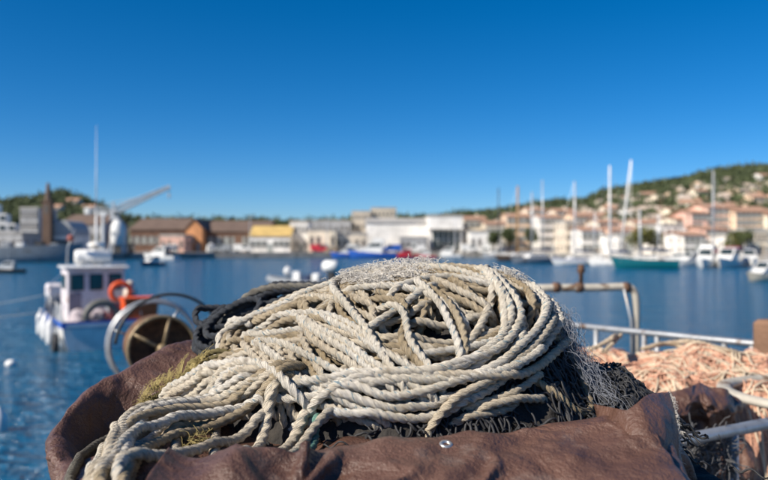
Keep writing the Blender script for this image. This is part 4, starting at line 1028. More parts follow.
sailboat(545, 259.5, 9.0, R(70), GEL, 17.5, 'white sailing boat with thin tall mast behind the grey hulled boat')
motorboat(706, 267.5, 8.2, R(150), GEL, 'white flybridge motor boat right of the tall thin mast', fly=True)
motorboat(728, 267.5, 8.6, R(140), GEL, 'white motor boat with maroon canopy among the right moorings', canopy=MAROON)
motorboat(748, 266.5, 8.0, R(165), GEL, 'white motor boat with navy canopy at the right end', canopy=NAVY)
motorboat(690, 266, 6.5, R(120), GEL, 'small white cabin boat with plain deck beside the teal sailing boat')
motorboat(676, 265, 6.0, R(60), mat('brown_hull', (.20, .10, .06), .5), 'small brown hulled cabin boat right of the teal sailing boat')
motorboat(765, 281, 5.5, R(120), mat('cream_hull', (.66, .58, .44), .5), 'cream hulled motor boat cut off by the right edge', group='boats on the right edge')
motorboat(484, 257.5, 8.0, R(70), GEL, 'white motor boat below the cream houses', fly=True)
motorboat(496, 258, 7.0, R(110), GEL, 'white cabin boat beside the dark leaning mast')
motorboat(372, 258.2, 12, R(86), BLUE, 'bright blue hulled fishing boat moored below the white warehouse', fly=True)
motorboat(348, 257.8, 9, R(95), BLUE, 'smaller blue hulled boat left of the big blue boat')
motorboat(405, 257.8, 6.4, R(95), RED, 'bright red hulled boat right of the blue boat', cab=RED)
motorboat(425, 257.8, 5.6, R(85), RED, 'smaller red hulled boat right of the bright red boat', cab=GEL)
motorboat(446, 257.6, 8, R(80), GEL, 'white cabin boat before the dark glass warehouse front')
motorboat(330, 257.5, 8, R(80), TEAK, 'brown timber launch left of the blue boats', cab=TEAK)
motorboat(270, 257, 8, R(100), GEL, 'white launch below the yellow roofed building')
motorboat(232, 257.4, 9, R(85), GREYB, 'grey launch moored below the orange gabled shed')
motorboat(160, 260, 8.5, R(70), GEL, 'white launch moored below the long dark shed', canopy=NAVY)
motorboat(152, 266, 4.6, R(150), NAVY, 'small navy boat right of the fishing boat roof', name='small_boat')
motorboat(122, 258.5, 11, R(88), BLACK, 'black hulled workboat below the white crane', cab=BLACK)
motorboat(6, 273, 4.2, R(100), BLACK, 'small dark boat with white top at the left edge', cab=GEL, name='small_boat')
motorboat(77, 258, 8, R(60), mat('dark_red_hull', (.20, .05, .04), .6), 'dark red boat before the grey ship')

# ---- rigid inflatable with outboard, middle distance
d = 56.0; rib = thing('inflatable_boat', 'grey inflatable boat with white console and raised outboard engine', 'boat', (UX(300, d), d, 0), R(75))
tb_ = MB(); tb_.tube([(.95, -2.3, .42), (1.0, 0, .45), (.85, 1.3, .55), (.45, 2.2, .72), (0, 2.5, .78), (-.45, 2.2, .72), (-.85, 1.3, .55), (-1.0, 0, .45), (-.95, -2.3, .42)], .27, 12); tb_.build('tube', mat('hypalon_grey', (.24, .26, .28), .6), rib, True)
MB().box((0, -.2, .25), (1.6, 4.2, .3)).build('floor', GREYB, rib)
MB().box((0, .2, .85), (.75, .6, 1.0), taper=.8).build('console', GEL, rib); MB().box((0, -.6, .75), (.8, .5, .7), bev=.05).build('seat', NAVY, rib)
MB().box((0, -2.2, .45), (1.5, .12, .6)).build('transom', GREYB, rib)
eng = MB().box((0, -2.45, 1.75), (.95, 1.25, .85), bev=.22).build('outboard_cowl', GEL, rib, True); MB().box((0, -2.5, 1.0), (.5, .55, .9), taper=.8, bev=.06).build('outboard_leg', BLACK, rib)
MB().blob((0, 1.0, 1.35), (.33, .3, .35), 4, .08).build('searchlight', GEL, rib, True); MB().tube([(0, .9, .6), (0, 1.0, 1.2)], .05, 6).build('light_post', BLACK, rib)
MB().box((0, -1.4, .85), (1.1, .6, .7), bev=.1).build('gear_box', GEL, rib)
# white buoys and a fender at the left edge of the near water
o = MB().blob((UX(-1, 13.6), 13.6, .02), (.16, .16, .42), 3, .04, 10); tag(o.build('fender', GEL, None, True), 'white fender floating at the left edge of the near water', 'fender')
o = MB().blob((UX(11, 21), 21, .03), (.16, .16, .12), 5, .05); tag(o.build('buoy', GEL, None, True), 'small white buoy on the water left of the fishing boat', 'buoy')
# ================================================================== far shore: land, hills
M_LAND = mat('paving', (.34, .31, .27), .9, scale=.05, stain=((.24, .21, .18), .09, .55))
M_QWALL = mat('quay_stone', (.30, .28, .25), .9, scale=.3, bump=.5, bscale=2, stain=((.10, .10, .08), .5, .6))
M_SCRUB = mat('hill_scrub', (.075, .085, .035), .95, scale=.02, col2=(.045, .06, .025), stain=((.20, .16, .11), .03, .62), bump=1, bscale=.3)
LZ = 1.3
shore = [(-500, 118), (-76, 150), (-40, 176), (-8, 186), (30, 186), (34, 158), (46, 128), (62, 116), (140, 112), (500, 112)]
land = MB(); n_ = len(shore)
land.add([(x, y, LZ) for x, y in shore]+[(1400, 1500, LZ), (-1400, 1500, LZ)], [tuple(range(n_+2))])
land.v[0] = (-1400, 40, LZ); land.v[n_-1] = (1400, 112, LZ)
struct(land.build('far_quay', M_LAND))
qw = MB(); sv = [land.v[i] for i in range(n_)]
qw.add([(x, y-.02, LZ+.12) for x, y, z in sv]+[(x, y-.02, -1.0) for x, y, z in sv]+[(x, y+.7, LZ+.12) for x, y, z in sv], [(i, i+n_, i+n_+1, i+1) for i in range(n_-1)]+[(i, i+1, i+1+2*n_, i+2*n_) for i in range(n_-1)])
struct(qw.build('far_quay_wall', M_QWALL))
_hp = [-400, -150, -60, 10, 35, 60, 80, 100, 125, 160, 330, 360, 440, 500, 545, 585, 605, 640, 680, 720, 768, 860, 1000, 1300]
_hy = [225, 214, 208, 204, 200, 194, 199, 208, 218, 221, 224, 222, 220, 214, 206, 203, 194, 188, 181, 173, 168, 162, 172, 200]
def hill_z(x, y):
    px = CX+F*x/np.maximum(y, 1); D = 640.0
    top = (HY-np.interp(px, _hp, _hy))/F*D
    t = np.clip((y-230)/(D-230), 0, 1.6); s = np.where(t <= 1, t**1.15, 1-.25*(t-1))
    return LZ-.3+np.maximum(0, top)*s+np.where(t > .05, 1.6*fnoise(x, y, 70, 3, .012), 0)*np.clip(t*4, 0, 1)
X, Y = np.meshgrid(np.linspace(-620, 820, 220), np.linspace(225, 900, 90), indexing='ij')
hill = struct(link('hillside', np_mesh('hillside', np.stack([X, Y, hill_z(X, Y)], -1).reshape(-1, 3), grid_quads(220, 90)[:, ::-1], M_SCRUB)))

# ================================================================== buildings
PAL = {'cream': (.80, .70, .54), 'white': (.83, .80, .75), 'pink': (.80, .55, .43), 'peach': (.80, .59, .42), 'ochre': (.62, .44, .22), 'orange': (.66, .30, .13), 'beige': (.68, .59, .47), 'grey': (.42, .42, .42), 'salmon': (.76, .48, .38), 'brown': (.16, .09, .06)}
WALL = {k: mat('plaster_'+k, v, .85, scale=.35, stain=(tuple(c*.72 for c in v), .6, .58)) for k, v in PAL.items()}
TILE = mat('roof_tile', (.46, .27, .18), .85, scale=.6, bump=.6, bscale=3, col2=(.34, .20, .13))
PALETILE = mat('pale_roof', (.56, .46, .37), .85, scale=.6, col2=(.44, .34, .27))
FLATR = mat('flat_roof', (.40, .38, .35), .9, scale=.4)
BROWNR = mat('brown_roof', (.17, .115, .085), .85, scale=.4, col2=(.12, .08, .06))
YELR = mat('yellow_roof', (.58, .40, .14), .8, scale=.4)
SHUT = mat('window_shade', (.12, .11, .10), .4, scale=2); SHUTB = mat('shutter', (.36, .38, .36), .7, scale=2)
SILL = mat('sill_stone', (.55, .52, .47), .8, scale=1)
_wm = {}
def shared_box(key, dims, m):
    if key not in _wm:
        o = MB().box((0, 0, 0), dims).build('tmp', m); _wm[key] = o.data; bpy.data.objects.remove(o)
    return _wm[key]
def building(px0, px1, py, d, depth, wall, roof, label, name='house', cat='building', kind='gable', rows=2, cols=3, rz=0.0, zb=None, group=None, rise=None, ridge='x', win=True, door=True, roofm=None, ws=(1.0, 1.5)):
    W_ = (px1-px0)/F*d; cx = UX((px0+px1)/2, d); zb = LZ if zb is None else zb
    H = UZ(py, d)-zb; t = thing(name, label, cat, (cx, d+depth/2, zb), rz, group)
    rise = (0 if kind == 'flat' else min(W_, depth)*.16) if rise is None else rise
    hw = H-rise; wm = WALL[wall] if isinstance(wall, str) else wall; rm = {'tile': TILE, 'flat': FLATR, 'brown': BROWNR, 'yellow': YELR}.get(roof, roof)
    b = MB(); b.box((0, 0, hw/2), (W_, depth, hw)); 
    if kind == 'gable' and ridge == 'x':
        b.prism([(-depth/2, hw-.02), (depth/2, hw-.02), (0, hw+rise-.1)], -W_/2, W_/2, 'x')
    elif kind == 'gable': b.prism([(-W_/2, hw-.02), (W_/2, hw-.02), (0, hw+rise-.1)], -depth/2, depth/2, 'y')
    b.build('wall', wm, t)
    r = MB(); e = .35
    if kind == 'flat':
        for sx_, sy_, dx, dy in ((0, -depth/2, W_+.1, .3), (0, depth/2, W_+.1, .3), (-W_/2, 0, .3, depth-.32), (W_/2, 0, .3, depth-.32)): r.box((sx_, sy_, hw+.18), (dx, dy, .5))
        r.box((0, 0, hw+.03), (W_-.32, depth-.32, .08))
    else:
        w2, d2 = (W_/2+e, depth/2+e) if ridge == 'x' else (depth/2+e, W_/2+e); th = .22; k = rise/(d2-e)
        poly = [(-d2, hw-k*e), (0, hw+rise), (d2, hw-k*e), (d2, hw-k*e+th), (0, hw+rise+th), (-d2, hw-k*e+th)]
        r.prism(poly, -w2, w2, 'x' if ridge == 'x' else 'y')
    ro = r.build('roof', rm, t)
    if kind == 'gable' and name == 'house': MB().box((W_*.22, depth*.12 if ridge == 'x' else 0, hw+rise), (.7, .7, 1.5)).build('chimney', wm, ro)
    if win:
        fh = hw/rows; ww = min(ws[0], W_/cols*.5); wh_ = min(ws[1], fh*.55)
        key = ('w', round(ww, 1), round(wh_, 1)); dat = shared_box(key, (ww, .10, wh_), SHUT); sd_ = shared_box(('s', round(ww, 1)), (ww+.3, .25, .12), SILL)
        sh_ = shared_box(('sh', round(ww, 1), round(wh_, 1)), (ww*.45, .08, wh_), SHUTB)
        for i in range(rows):
            for j in range(cols):
                x = -W_/2+W_*(j+.5)/cols; z = fh*(i+.52)
                if i == 0 and door and j == cols//2: continue
                o = link('window', dat, t); o.location = (x, -depth/2-.03, z)
                s_ = link('sill', sd_, o); s_.location = (0, -.06, -wh_/2-.06)
                if kind == 'gable' and cols < 9:
                    for q in (-1, 1): s_ = link('shutter', sh_, o); s_.location = (q*ww*.74, -.03, 0)
        nd = max(1, int(depth/4))
        for sg in (-1, 1):
            for i in range(rows):
                for j in range(min(nd, 4)):
                    o = link('window', dat, t); o.location = (sg*(W_/2+.03), -depth/2+depth*(j+.5)/min(nd, 4), fh*(i+.52)); o.rotation_euler = (0, 0, PI/2)
    if door: MB().box((W_*((cols//2+.5)/cols-.5), -depth/2-.03, 1.1), (min(1.4, W_*.2), .12, 2.2)).build('door', SHUTB, t)
    return t
B = building
# left: hilltop, sheds
B(130, 187, 218, 205, 22, 'brown', 'brown', 'long dark shed with low brown roof right of the crane', 'shed', kind='gable', rise=3.2, rows=1, cols=8, ws=(2.5, 2), rz=.0)
B(60, 104, 214, 215, 20, 'grey', 'brown', 'grey brown shed behind the white domed hall', 'shed', kind='gable', rise=3, rows=1, cols=6, ws=(2.5, 2))
t = B(186, 202, 219, 200, 40, 'orange', 'brown', 'orange gabled end of the brown roofed boat shed', 'shed', kind='gable', ridge='y', rise=2.4, rows=1, cols=2, ws=(1.6, 2))
B(203, 266, 220, 204, 26, 'brown', 'brown', 'wide dark timber boat shed right of the orange gable', 'shed', kind='gable', rise=3.2, rows=1, cols=8, ws=(2.2, 2.4))
B(160, 184, 236, 192, 8, 'salmon', 'flat', 'low salmon quay building left of the orange gable', 'quay_building', kind='flat', rows=1, cols=4)
B(250, 290, 226, 194, 14, 'white', 'yellow', 'white building with long yellow roof', 'workshop', kind='gable', rise=2.6, rows=1, cols=7)
B(290, 308, 222, 200, 12, 'white', 'flat', 'white two storey block right of the yellow roof', 'block', kind='flat', rows=2, cols=4)
B(300, 350, 221.5, 225, 12, 'grey', 'flat', 'long pale grey block behind the cream warehouse', 'block', kind='flat', rows=2, cols=9)
B(308, 336, 230, 190, 12, 'cream', 'flat', 'low cream warehouse on the quay', 'warehouse', kind='flat', rows=1, cols=4, ws=(2, 2))
B(336, 366, 234, 192, 10, 'beige', 'flat', 'low beige quay building left of the white warehouse', 'quay_building', kind='flat', rows=1, cols=5)
B(352, 371, 212, 235, 14, 'beige', 'flat', 'beige apartment block rising behind the white warehouse left end', 'apartment_block', kind='flat', rows=4, cols=4)
B(371, 396, 208.5, 245, 14, 'cream', 'flat', 'cream apartment block behind the white warehouse', 'apartment_block', kind='flat', rows=4, cols=6)
# the big white warehouse with glazed front
B(366, 432, 217, 205, 30, 'white', FLATR, 'big white warehouse with plain lit wall and pale roof', 'warehouse', kind='gable', rise=1.6, rows=1, cols=4, win=False)
t = B(429, 463, 216.5, 198, 26, 'white', FLATR, 'white glazed hall at the right end of the big warehouse', 'hall', kind='flat', rows=1, cols=5, win=False, door=False)
for k in range(5):
    x = (-.5+.18+.16*k)*(34/F*198); g = MB().box((x, -13.04, 2.9), (1.15, .1, 5.4)).build('glass_bay', GLASS, t); MB().box((x, -13.12, 3.3), (1.15, .1, .15)).build('transom_bar', ALU, g)
MB().box((0, -14.2, 6.0), (9.5, 2.4, .25)).build('canopy', FLATR, t)
B(400, 428, 238, 192, 6, 'grey', 'flat', 'low grey shed before the white warehouse', 'shed', kind='flat', rows=1, cols=5)
# centre right houses behind the quay
hs_ = [(464,486,216,215,'cream','tile',3,4),(486,506,221,205,'beige','tile',2,4),(470,502,232,190,'white','flat',1,5),(507,530,213,215,'peach','tile',4,4),(528,546,207,218,'cream','tile',5,4),(540,561,214,200,'white','tile',4,4),
       (556,576,208,205,'cream','tile',5,4),(566,584,222,170,'beige','flat',3,4),(574,600,212,190,'peach','tile',4,5),(582,604,227,160,'white','tile',2,4),(598,622,219,180,'cream','tile',3,5),(612,640,226,160,'pink','tile',2,5),(636,664,219,190,'cream','tile',3,5),
       (660,684,226,150,'white','flat',2,4),(676,696,216,170,'cream','tile',4,4),(692,712,210,165,'salmon','tile',5,4),(684,706,232,140,'white','tile',2,4),(708,738,203,165,'pink','tile',6,6),(736,772,206,162,'peach','tile',6,7),(768,800,210,160,'cream','tile',5,5),(706,728,226,145,'salmon','tile',3,4),(746,768,231,140,'cream','flat',2,5),(726,748,236,138,'white','flat',1,5),(800,840,208,165,'pink','tile',5,6),(618,640,236,146,'white','flat',1,5)]
nm = {'cream': 'cream', 'beige': 'beige', 'white': 'white', 'peach': 'peach', 'pink': 'pink', 'salmon': 'salmon'}
desc = ['directly right of the white glazed hall', 'behind the dark leaning mast', 'low on the quay right of the glazed hall', 'behind the wooden mast', 'tallest, right of the wooden mast', 'just right of the tall cream house', 'left of the striped sailing boat mast', 'low, above the striped sailing boat', 'wide, above the striped sailing boat', 'low, left of the tall white masts', 'behind the two tall white masts', 'low, above the teal boat bow', 'above the teal boat stern', 'flat roofed, right of the green tree', 'tall, right of the green tree', 'tall, left of the long pink terrace', 'low, below the salmon house', 'six storeys, left half of the terrace', 'six storeys, right half of the terrace', 'at the right edge behind the terrace', 'low, before the pink terrace', 'low, right of the round quay tree', 'low, under the round quay tree', 'beyond the right edge', 'low, behind the teal boat']
for (a, b, py, d_, wl_, rf, rw_, cl), ds in zip(hs_, desc):
    B(a, b, py, d_, 12, wl_, rf, f'{nm[wl_]} {"tiled" if rf == "tile" else "flat roofed"} house {ds}'.replace('flat roofed house flat roofed,', 'flat roofed house'), 'house', kind='gable' if rf == 'tile' else 'flat', rows=rw_, cols=cl)
# houses scattered over the hillside
rh = random.Random(3); cols_ = ['cream', 'white', 'pink', 'peach', 'beige', 'white', 'cream']; cnt = 0; used = []
tries = 0
while cnt < 125 and tries < 5000:
    tries += 1
    px = rh.uniform(470, 810); d_ = rh.uniform(235, 590)
    if px < 560 and d_ > 420: continue
    x = UX(px, d_); z = float(hill_z(np.array(x), np.array(d_)))
    py = HY-(z-EYE)/d_*F
    top_ = float(np.interp(px, _hp, _hy))
    if rh.random() > np.clip((py-top_-8)/28, .025, 1)**1.3: continue
    if any(abs(x-u[0]) < 12 and abs(d_-u[1]) < 16 for u in used): continue
    used.append((x, d_)); w_ = rh.uniform(6.5, 11); h__ = rh.uniform(4.5, 7); c = rh.choice(cols_)
    where = ('low on the hillside' if d_ < 330 else 'midway up the hillside' if d_ < 450 else 'high on the hillside')+(' above the pink terrace' if px > 716 else ' behind the tall masts' if px > 600 else ' behind the cream quay houses')
    B(px-w_/2/d_*F, px+w_/2/d_*F, HY-(z+h__-EYE)/d_*F, d_, 10, c, 'tile' if cnt % 4 == 0 else PALETILE, f'{c} {"tiled" if cnt % 4 == 0 else "pale roofed"} house {where}', 'hillside_house', kind='gable', rows=2, cols=3, rz=rh.uniform(-.5, .5), zb=z-1.0, group='houses on the hillside', rise=1.8, ws=(1.4, 1.7))
    cnt += 1
byl = {}
for o in [o for o in COL.objects if o.name.startswith('hillside_house')]: byl.setdefault(o['label'], []).append(o)
ORD = ['leftmost', 'second from left', 'third from left', 'fourth from left', 'fifth from left', 'sixth from left', 'seventh from left', 'eighth from left', 'ninth from left', 'tenth from left']
for lb, os_ in byl.items():
    if len(os_) > 1:
        for k, o in enumerate(sorted(os_, key=lambda o: o.location.x/o.location.y)): o['label'] = lb+', '+ORD[min(k, 9)]
for px, d_, c in ((86, 430, 'white'), (70, 470, 'beige'), (52, 420, 'cream')):
    x = UX(px, d_); z = float(hill_z(np.array(x), np.array(d_))); B(px-7, px+7, HY-(z+8-EYE)/d_*F, d_, 10, c, 'tile', f'{c} house on the dark hill behind the bell tower', 'hillside_house', rows=2, cols=3, zb=z-1, rise=1.8)

# bell tower with spire
d = 156; bt = thing('bell_tower', 'brown stone bell tower with pointed spire on the left', 'tower', (UX(48, d), d, LZ)); bt.scale = (1, 1, 1.14); st = mat('tower_stone', (.13, .08, .055), .9, scale=.5, bump=.5, bscale=2)
s_ = d/F
MB().box((0, 0, 23*s_), (8.5*s_, 8.5*s_, 46*s_)).build('shaft', st, bt); MB().box((0, 0, 46.5*s_), (10*s_, 10*s_, 1.2*s_)).build('cornice', st, bt)
for a in range(4): MB().box((math.sin(a*PI/2)*4.27*s_, -math.cos(a*PI/2)*4.27*s_, 39*s_), (3*s_ if a % 2 == 0 else .1, .1 if a % 2 == 0 else 3*s_, 7*s_)).build('louvre', SHUT, bt)
MB().tube([(0, 0, 47*s_), (0, 0, 53*s_), (0, 0, 61*s_), (0, 0, 63*s_)], [3.6*s_, 2.8*s_, 1.8*s_, .3*s_], 8).build('spire', BROWNR, bt)
B(33, 62, 221, 186, 16, 'beige', 'tile', 'old stone hall at the foot of the bell tower', 'hall', rows=2, cols=5, rise=3)
d = 172; dm = thing('domed_hall', 'white hall with rounded grey vaulted roof beside the bell tower', 'building', (UX(62, d), d+5, LZ)); W_ = 24*s_
MB().box((0, 0, 2.0), (W_, 10, 4)).build('wall', WALL['white'], dm)
MB().prism([(W_/2*math.cos(a), 4+3.6*math.sin(a)) for a in np.linspace(0, PI, 14)], -5.1, 5.1, 'y').build('vault', mat('pale_vault', (.34, .35, .36), .5, scale=1), dm)
for k in range(5): MB().box((-W_/2+W_*(k+.5)/5, -5.03, 2.2), (.8, .1, 1.8)).build('window', GLASS, dm)
d = 190; wd = thing('storage_dome', 'small white storage dome by the orange gabled shed', 'tank', (UX(211, d), d, LZ)); MB().lathe([(5.5*s_, 0), (5.5*s_, 4*s_), (4.6*s_, 8*s_), (2.6*s_, 10.4*s_), (0, 11*s_)], (0, 0, 0), 20).build('shell', GEL, wd, True); MB().box((0, -5.4*s_, 1), (1, .3, 2)).build('hatch', GREYB, wd)

# harbour crane on the left quay
d = 165; s_ = d/F; cr = thing('harbour_crane', 'white harbour crane with round tower and long lattice jib', 'crane', (UX(118, d), d, LZ)); CW = mat('crane_white', (.72, .72, .70), .5, scale=.6, stain=((.42, .34, .28), 1.2, .62)); cr.scale = (1, 1, 1.17); CG = mat('crane_grey', (.42, .44, .46), .5, scale=.6)
for x, y in ((-7, -5), (7, -5), (-7, 5), (7, 5)): MB().cyl((x*s_, y*s_, 0), (x*.8*s_, y*.8*s_, 9*s_), .35, .3, 8).build('leg', CG, cr)
MB().lathe([(6.5*s_, 7*s_), (7.4*s_, 9*s_), (7.4*s_, 18*s_), (6.6*s_, 24*s_), (4*s_, 28*s_), (3*s_, 29*s_)], (0, 0, 0), 24).build('tower', CW, cr, True)
for k in range(3): MB().box(((-3+3*k)*s_, -7.4*s_, 17*s_), (1.8*s_, .12, 3*s_)).build('panel', CG, cr)
MB().box((-3*s_, 0, 33*s_), (8*s_, 7*s_, 9*s_), taper=.85).build('cab', CG, cr); MB().box((-1*s_, -3.4*s_, 34*s_), (4*s_, .1, 3*s_)).build('cab_window', GLASS, cr)
def truss(a, b, w0, w1, m, nm, n=9):
    a, b = Vector(a), Vector(b); t = (b-a).normalized(); u = t.cross(Vector((0, 1, 0))).normalized(); v = Vector((0, 1, 0)); mb = MB(); cs = []
    for i in range(n+1):
        c_ = a.lerp(b, i/n); w_ = w0+(w1-w0)*i/n; cs.append([c_+u*w_*p+v*w_*q for p, q in ((1, 1), (1, -1), (-1, -1), (-1, 1))])
    for k in range(4): mb.tube([c_[k] for c_ in cs], .14, 5)
    for i in range(n):
        for k in range(4): mb.tube([cs[i][k], cs[i+1][(k+1) % 4]], .08, 4); mb.tube([cs[i][k], cs[i][(k+1) % 4]], .08, 4)
    return mb.build(nm, m, cr)
truss((-4*s_, 0, 36*s_), (52*s_, 0, 57*s_), 2.8*s_, 1.0*s_, CG, 'jib', 12); truss((-4*s_, 0, 36*s_), (-30*s_, 0, 37*s_), 2.0*s_, 1.6*s_, CG, 'counter_jib', 5)
MB().box((-30*s_, 0, 36*s_), (6*s_, 6*s_, 6*s_), bev=.2).build('counterweight', CW, cr)
MB().tube([(-4*s_, 0, 36*s_), (-5*s_, 0, 44*s_)], .3, 6).build('a_frame', CG, cr); MB().tube([(-5*s_, 0, 44*s_), (30*s_, 0, 49*s_)], .06, 4).build('stay', CG, cr); MB().tube([(-5*s_, 0, 44*s_), (-28*s_, 0, 38*s_)], .06, 4).build('stay', CG, cr)
MB().tube([(51*s_, 0, 56*s_), (51*s_, 0, 50*s_)], .06, 4).build('hoist_cable', BLACK, cr); MB().box((51*s_, 0, 49.5*s_), (.5, .4, .9), bev=.1).build('hook_block', CG, cr)
# mobile light column beside it
d = 160; s_ = d/F; lc = thing('lattice_mast', 'slender white lattice mast left of the crane tower', 'mast', (UX(103, d), d, LZ)); MB().tube([(0, 0, 0), (0, 0, 40*s_)], [.45, .3], 6).build('column', CW, lc); MB().box((0, 0, 40*s_), (1.6, .6, .8)).build('lamp_head', CW, lc)

# grey ship along the left quay and white ship at the far left
d = 138; s_ = d/F; gs = thing('grey_ship', 'long low grey ship hull along the left quay', 'ship', (UX(12, d), d, 0), R(-86))
m, rows = hull_mesh(26, 5.5, 2.6, 3.6, 1.0); m.v = [(x, y-13, z) for x, y, z in m.v]; m.build('hull', mat('ship_grey', (.20, .23, .26), .5, scale=.5, stain=((.13, .13, .13), .4, .6)), gs, True)
m = deck_mesh(rows, .1); m.v = [(x, y-13, z) for x, y, z in m.v]; m.build('deck', GREYB, gs)
for k in range(7): MB().box((random.uniform(-1, 1), -10+3*k, 3.2), (1.6, 1.4, random.uniform(.5, 1.3)), bev=.1).build('deck_box', [GREYB, GEL, BLACK][k % 3], gs)
d = 190; s_ = d/F; wsf = thing('white_ship', 'white passenger ship with stacked decks at the left edge', 'ship', (UX(-10, d), d-8, 0), R(-70))
m, rows = hull_mesh(46, 9, 5.5, 7.5, 2); m.v = [(x, y-23, z) for x, y, z in m.v]; m.build('hull', mat('ship_navy', (.10, .13, .18), .5, scale=.4), wsf, True)
m = deck_mesh(rows, .2); m.v = [(x, y-23, z) for x, y, z in m.v]; m.build('deck', GREYB, wsf)
for k, (L_, z, y) in enumerate(((26, 7.2, -3), (20, 9.6, -2), (14, 12.0, -1), (8, 14.4, 1))):
    p = MB().box((0, y, z), (8-k*.8, L_, 2.35), bev=.2).build('deckhouse', GEL, wsf)
    for j in range(int(L_/2)):
        for sg in (-1, 1): MB().box((sg*(4.0-k*.4+.02), y-L_/2+1+2*j, z+.1), (.08, 1.2, 1.0)).build('window', GLASS, p)
MB().lathe([(1.6, 0), (1.5, 4), (1.3, 4.2)], (0, -6, 13), 16).build('funnel', BLUE, wsf); MB().tube([(0, 2, 15.5), (0, 2, 20)], [.25, .1], 6).build('mast', GEL, wsf)
d = 168; B(20, 38, 209, d, 10, 'grey', 'flat', 'grey harbour office left of the bell tower', 'office', kind='flat', rows=4, cols=4)
B(-10, 22, 234, 160, 8, 'grey', 'flat', 'low grey quay shed before the white ship', 'shed', kind='flat', rows=1, cols=6)

# vans, containers and quay clutter that reads as pale and dark blocks
def van(px, d, m, label, name='parked_van', L=4.6, rz=0):
    t = thing(name, label, 'van', (UX(px, d), d, LZ), rz, 'vans parked on the far quay')
    MB().prism([(-L/2, .35), (L/2, .35), (L/2, 1.0), (L*.36, 1.25), (L*.22, 1.95), (-L/2, 2.0)], -.95, .95, 'y').build('body', m, t)
    for sx_ in (-1, 1):
        MB().prism([(L*.0, 1.2), (L*.30, 1.2), (L*.20, 1.8), (L*.0, 1.8)], sx_*.955, sx_*.965, 'y').build('side_window', GLASS, t)
        for x in (-L*.3, L*.3): MB().lathe([(.12, -.1), (.34, -.1), (.34, .1), (.12, .1)], (x, sx_*.86, .34), 14, (0, 1, 0)).build('wheel', BLACK, t)
    MB().add([(L*.355, -.8, 1.28), (L*.355, .8, 1.28), (L*.235, .75, 1.88), (L*.235, -.75, 1.88)], [(0, 1, 2, 3)]).build('windscreen', GLASS, t)
for px, m_, lb in ((168, GEL, 'white van parked before the long dark shed'), (222, GREYB, 'grey van parked beside the storage dome'), (243, GEL, 'white van parked left of the yellow roofed building'), (320, RED, 'red van parked before the cream warehouse'), (356, GEL, 'white van parked before the low beige building'), (392, BLUE, 'blue van parked before the white warehouse'), (416, GEL, 'white van parked before the low grey shed'), (440, BLACK, 'black van parked before the glazed hall'), (470, GEL, 'white van parked right of the glazed hall')):
    van(px, 188.5, m_, lb, rz=rh.choice([0, PI]))
# lamp posts along the far quay
for px, d_, lb in ((327, 189, 'tall white lamp post before the cream warehouse'), (250, 189, 'lamp post by the yellow roofed building'), (455, 189, 'lamp post by the glazed hall')):
    t = thing('lamp_post', lb, 'lamp', (UX(px, d_), d_, LZ), 0, 'lamp posts on the far quay'); MB().tube([(0, 0, 0), (0, 0, 9)], [.12, .07], 8).build('pole', ALU, t); MB().box((.4, 0, 9), (1.0, .25, .15)).build('lamp_head', ALU, t)

# ================================================================== trees
LEAF = mat('leaf_olive', (.085, .10, .03), .8, scale=.8, col2=(.05, .07, .02)); LEAFY = mat('leaf_yellow_green', (.17, .16, .04), .8, scale=.8, col2=(.10, .11, .03)); LEAFD = mat('leaf_dark', (.095, .115, .045), .85, scale=.05, col2=(.05, .068, .028)); BARK = mat('bark', (.10, .075, .05), .9, scale=3)
def leaf_cloud(c, r, n, size, rg):
    P = rg.normal(0, 1, (n, 3)); P /= np.linalg.norm(P, axis=1)[:, None]; P *= (rg.random(n)**.4)[:, None]
    P = P*np.array(r)*(1+.35*np.sin(P[:, :1]*5+P[:, 1:2]*4+rg.random()*6))+np.array(c)
    A = rg.normal(0, 1, (n, 3)); A /= np.linalg.norm(A, axis=1)[:, None]; B_ = np.cross(A, rg.normal(0, 1, (n, 3))); B_ /= np.linalg.norm(B_, axis=1)[:, None]+1e-9
    sz = size*rg.uniform(.6, 1.4, (n, 1)); V = np.stack([P-A*sz, P+B_*sz*.7, P+A*sz, P-B_*sz*.7], 1).reshape(-1, 3)
    return V, np.arange(n*4).reshape(-1, 4)
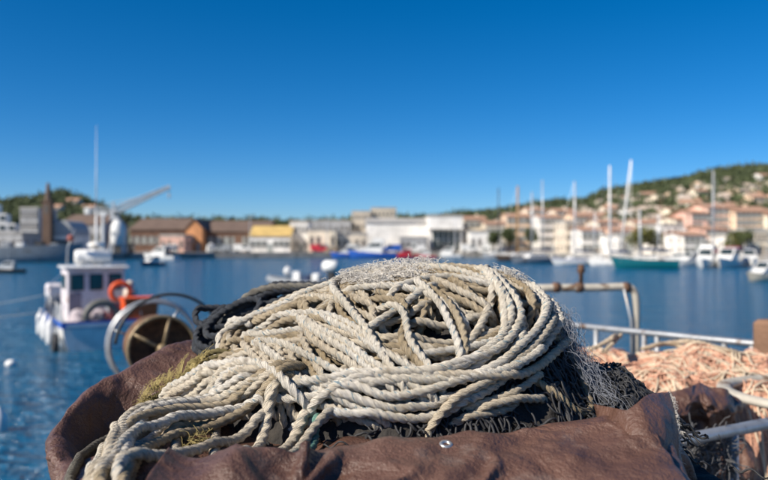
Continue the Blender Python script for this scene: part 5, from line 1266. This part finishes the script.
def tree(px, d, py, rx, label, leaf=LEAF, group='trees on the far quay', seed=1):
    rg = np.random.default_rng(seed); t = thing('broadleaf_tree', label, 'tree', (UX(px, d), d, LZ), 0, group); H = UZ(py, d)-LZ; rz_ = H*.38
    tr = MB(); tr.tube([(0, 0, 0), (.1, 0, H*.3), (.05, .1, H*.55)], [.28, .2, .12], 8)
    for k in range(6): a = k*1.05; tr.tube([(.08, 0, H*(.28+.04*k)), (rx*.4*math.cos(a), rx*.4*math.sin(a), H*.6), (rx*.7*math.cos(a), rx*.7*math.sin(a), H*.75)], [.1, .06, .02], 5)
    tr.build('trunk', BARK, t, True)
    Vs = []; 
    for k in range(9):
        a = rg.random()*6.28; q = rg.uniform(.2, .7); Vs.append(leaf_cloud((rx*q*math.cos(a), rx*q*math.sin(a), H*.62+rg.uniform(-.6, .8)*rz_*.6), (rx*.45, rx*.45, rz_*.5), 170, .22, rg)[0])
    V = np.vstack(Vs); link('crown', np_mesh('crown', V, np.arange(len(V)).reshape(-1, 4), leaf, False), t)
for i, (px, d_, py, rx, lb, lf) in enumerate(((640, 140, 226, 2.6, 'yellow green tree right of the tall white masts', LEAFY), (654, 141, 228, 2.3, 'olive tree beside the yellow green tree', LEAFY), (741, 134, 229, 2.2, 'round olive tree before the pink terrace', LEAF), (733, 135, 231, 1.7, 'smaller green tree left of the round olive tree', LEAFY), (508, 180, 226, 2.6, 'dark green tree behind the wooden mast', LEAF), (494, 184, 229, 2.2, 'small green tree behind the dark leaning mast', LEAF), (531, 182, 226, 2.0, 'narrow green tree right of the wooden mast', LEAF))):
    tree(px, d_, py, rx, lb, lf, seed=i+1)
rg = np.random.default_rng(9); Vs = []
n = 0
while n < 5200:                                     # woods on the hills, seen as one mass
    px = rg.uniform(-60, 830) if n % 4 else rg.uniform(460, 830); d_ = rg.uniform(245, 660) if rg.random() < .6 else rg.uniform(560, 670)
    if 105 < px < 345 and (d_ < 500 or rg.random() < .75): continue
    x = UX(px, d_); 
    if any(abs(x-u[0]) < 6.5 and -9 < d_-u[1] < 8 for u in used) and rg.random() < .9: continue
    z = float(hill_z(np.array(x), np.array(d_))); r = rg.uniform(2.2, 4.6)
    Vs.append(leaf_cloud((x, d_, z+r*.8), (r, r, r*rg.uniform(.8, 1.3)), 60, .95, rg)[0]); n += 1
V = np.vstack(Vs); wood = stuff(link('hillside_wood', np_mesh('hillside_wood', V, np.arange(len(V)).reshape(-1, 4), LEAFD, False))); tag(wood, 'dark evergreen wood covering the hills behind the harbour', 'wood')
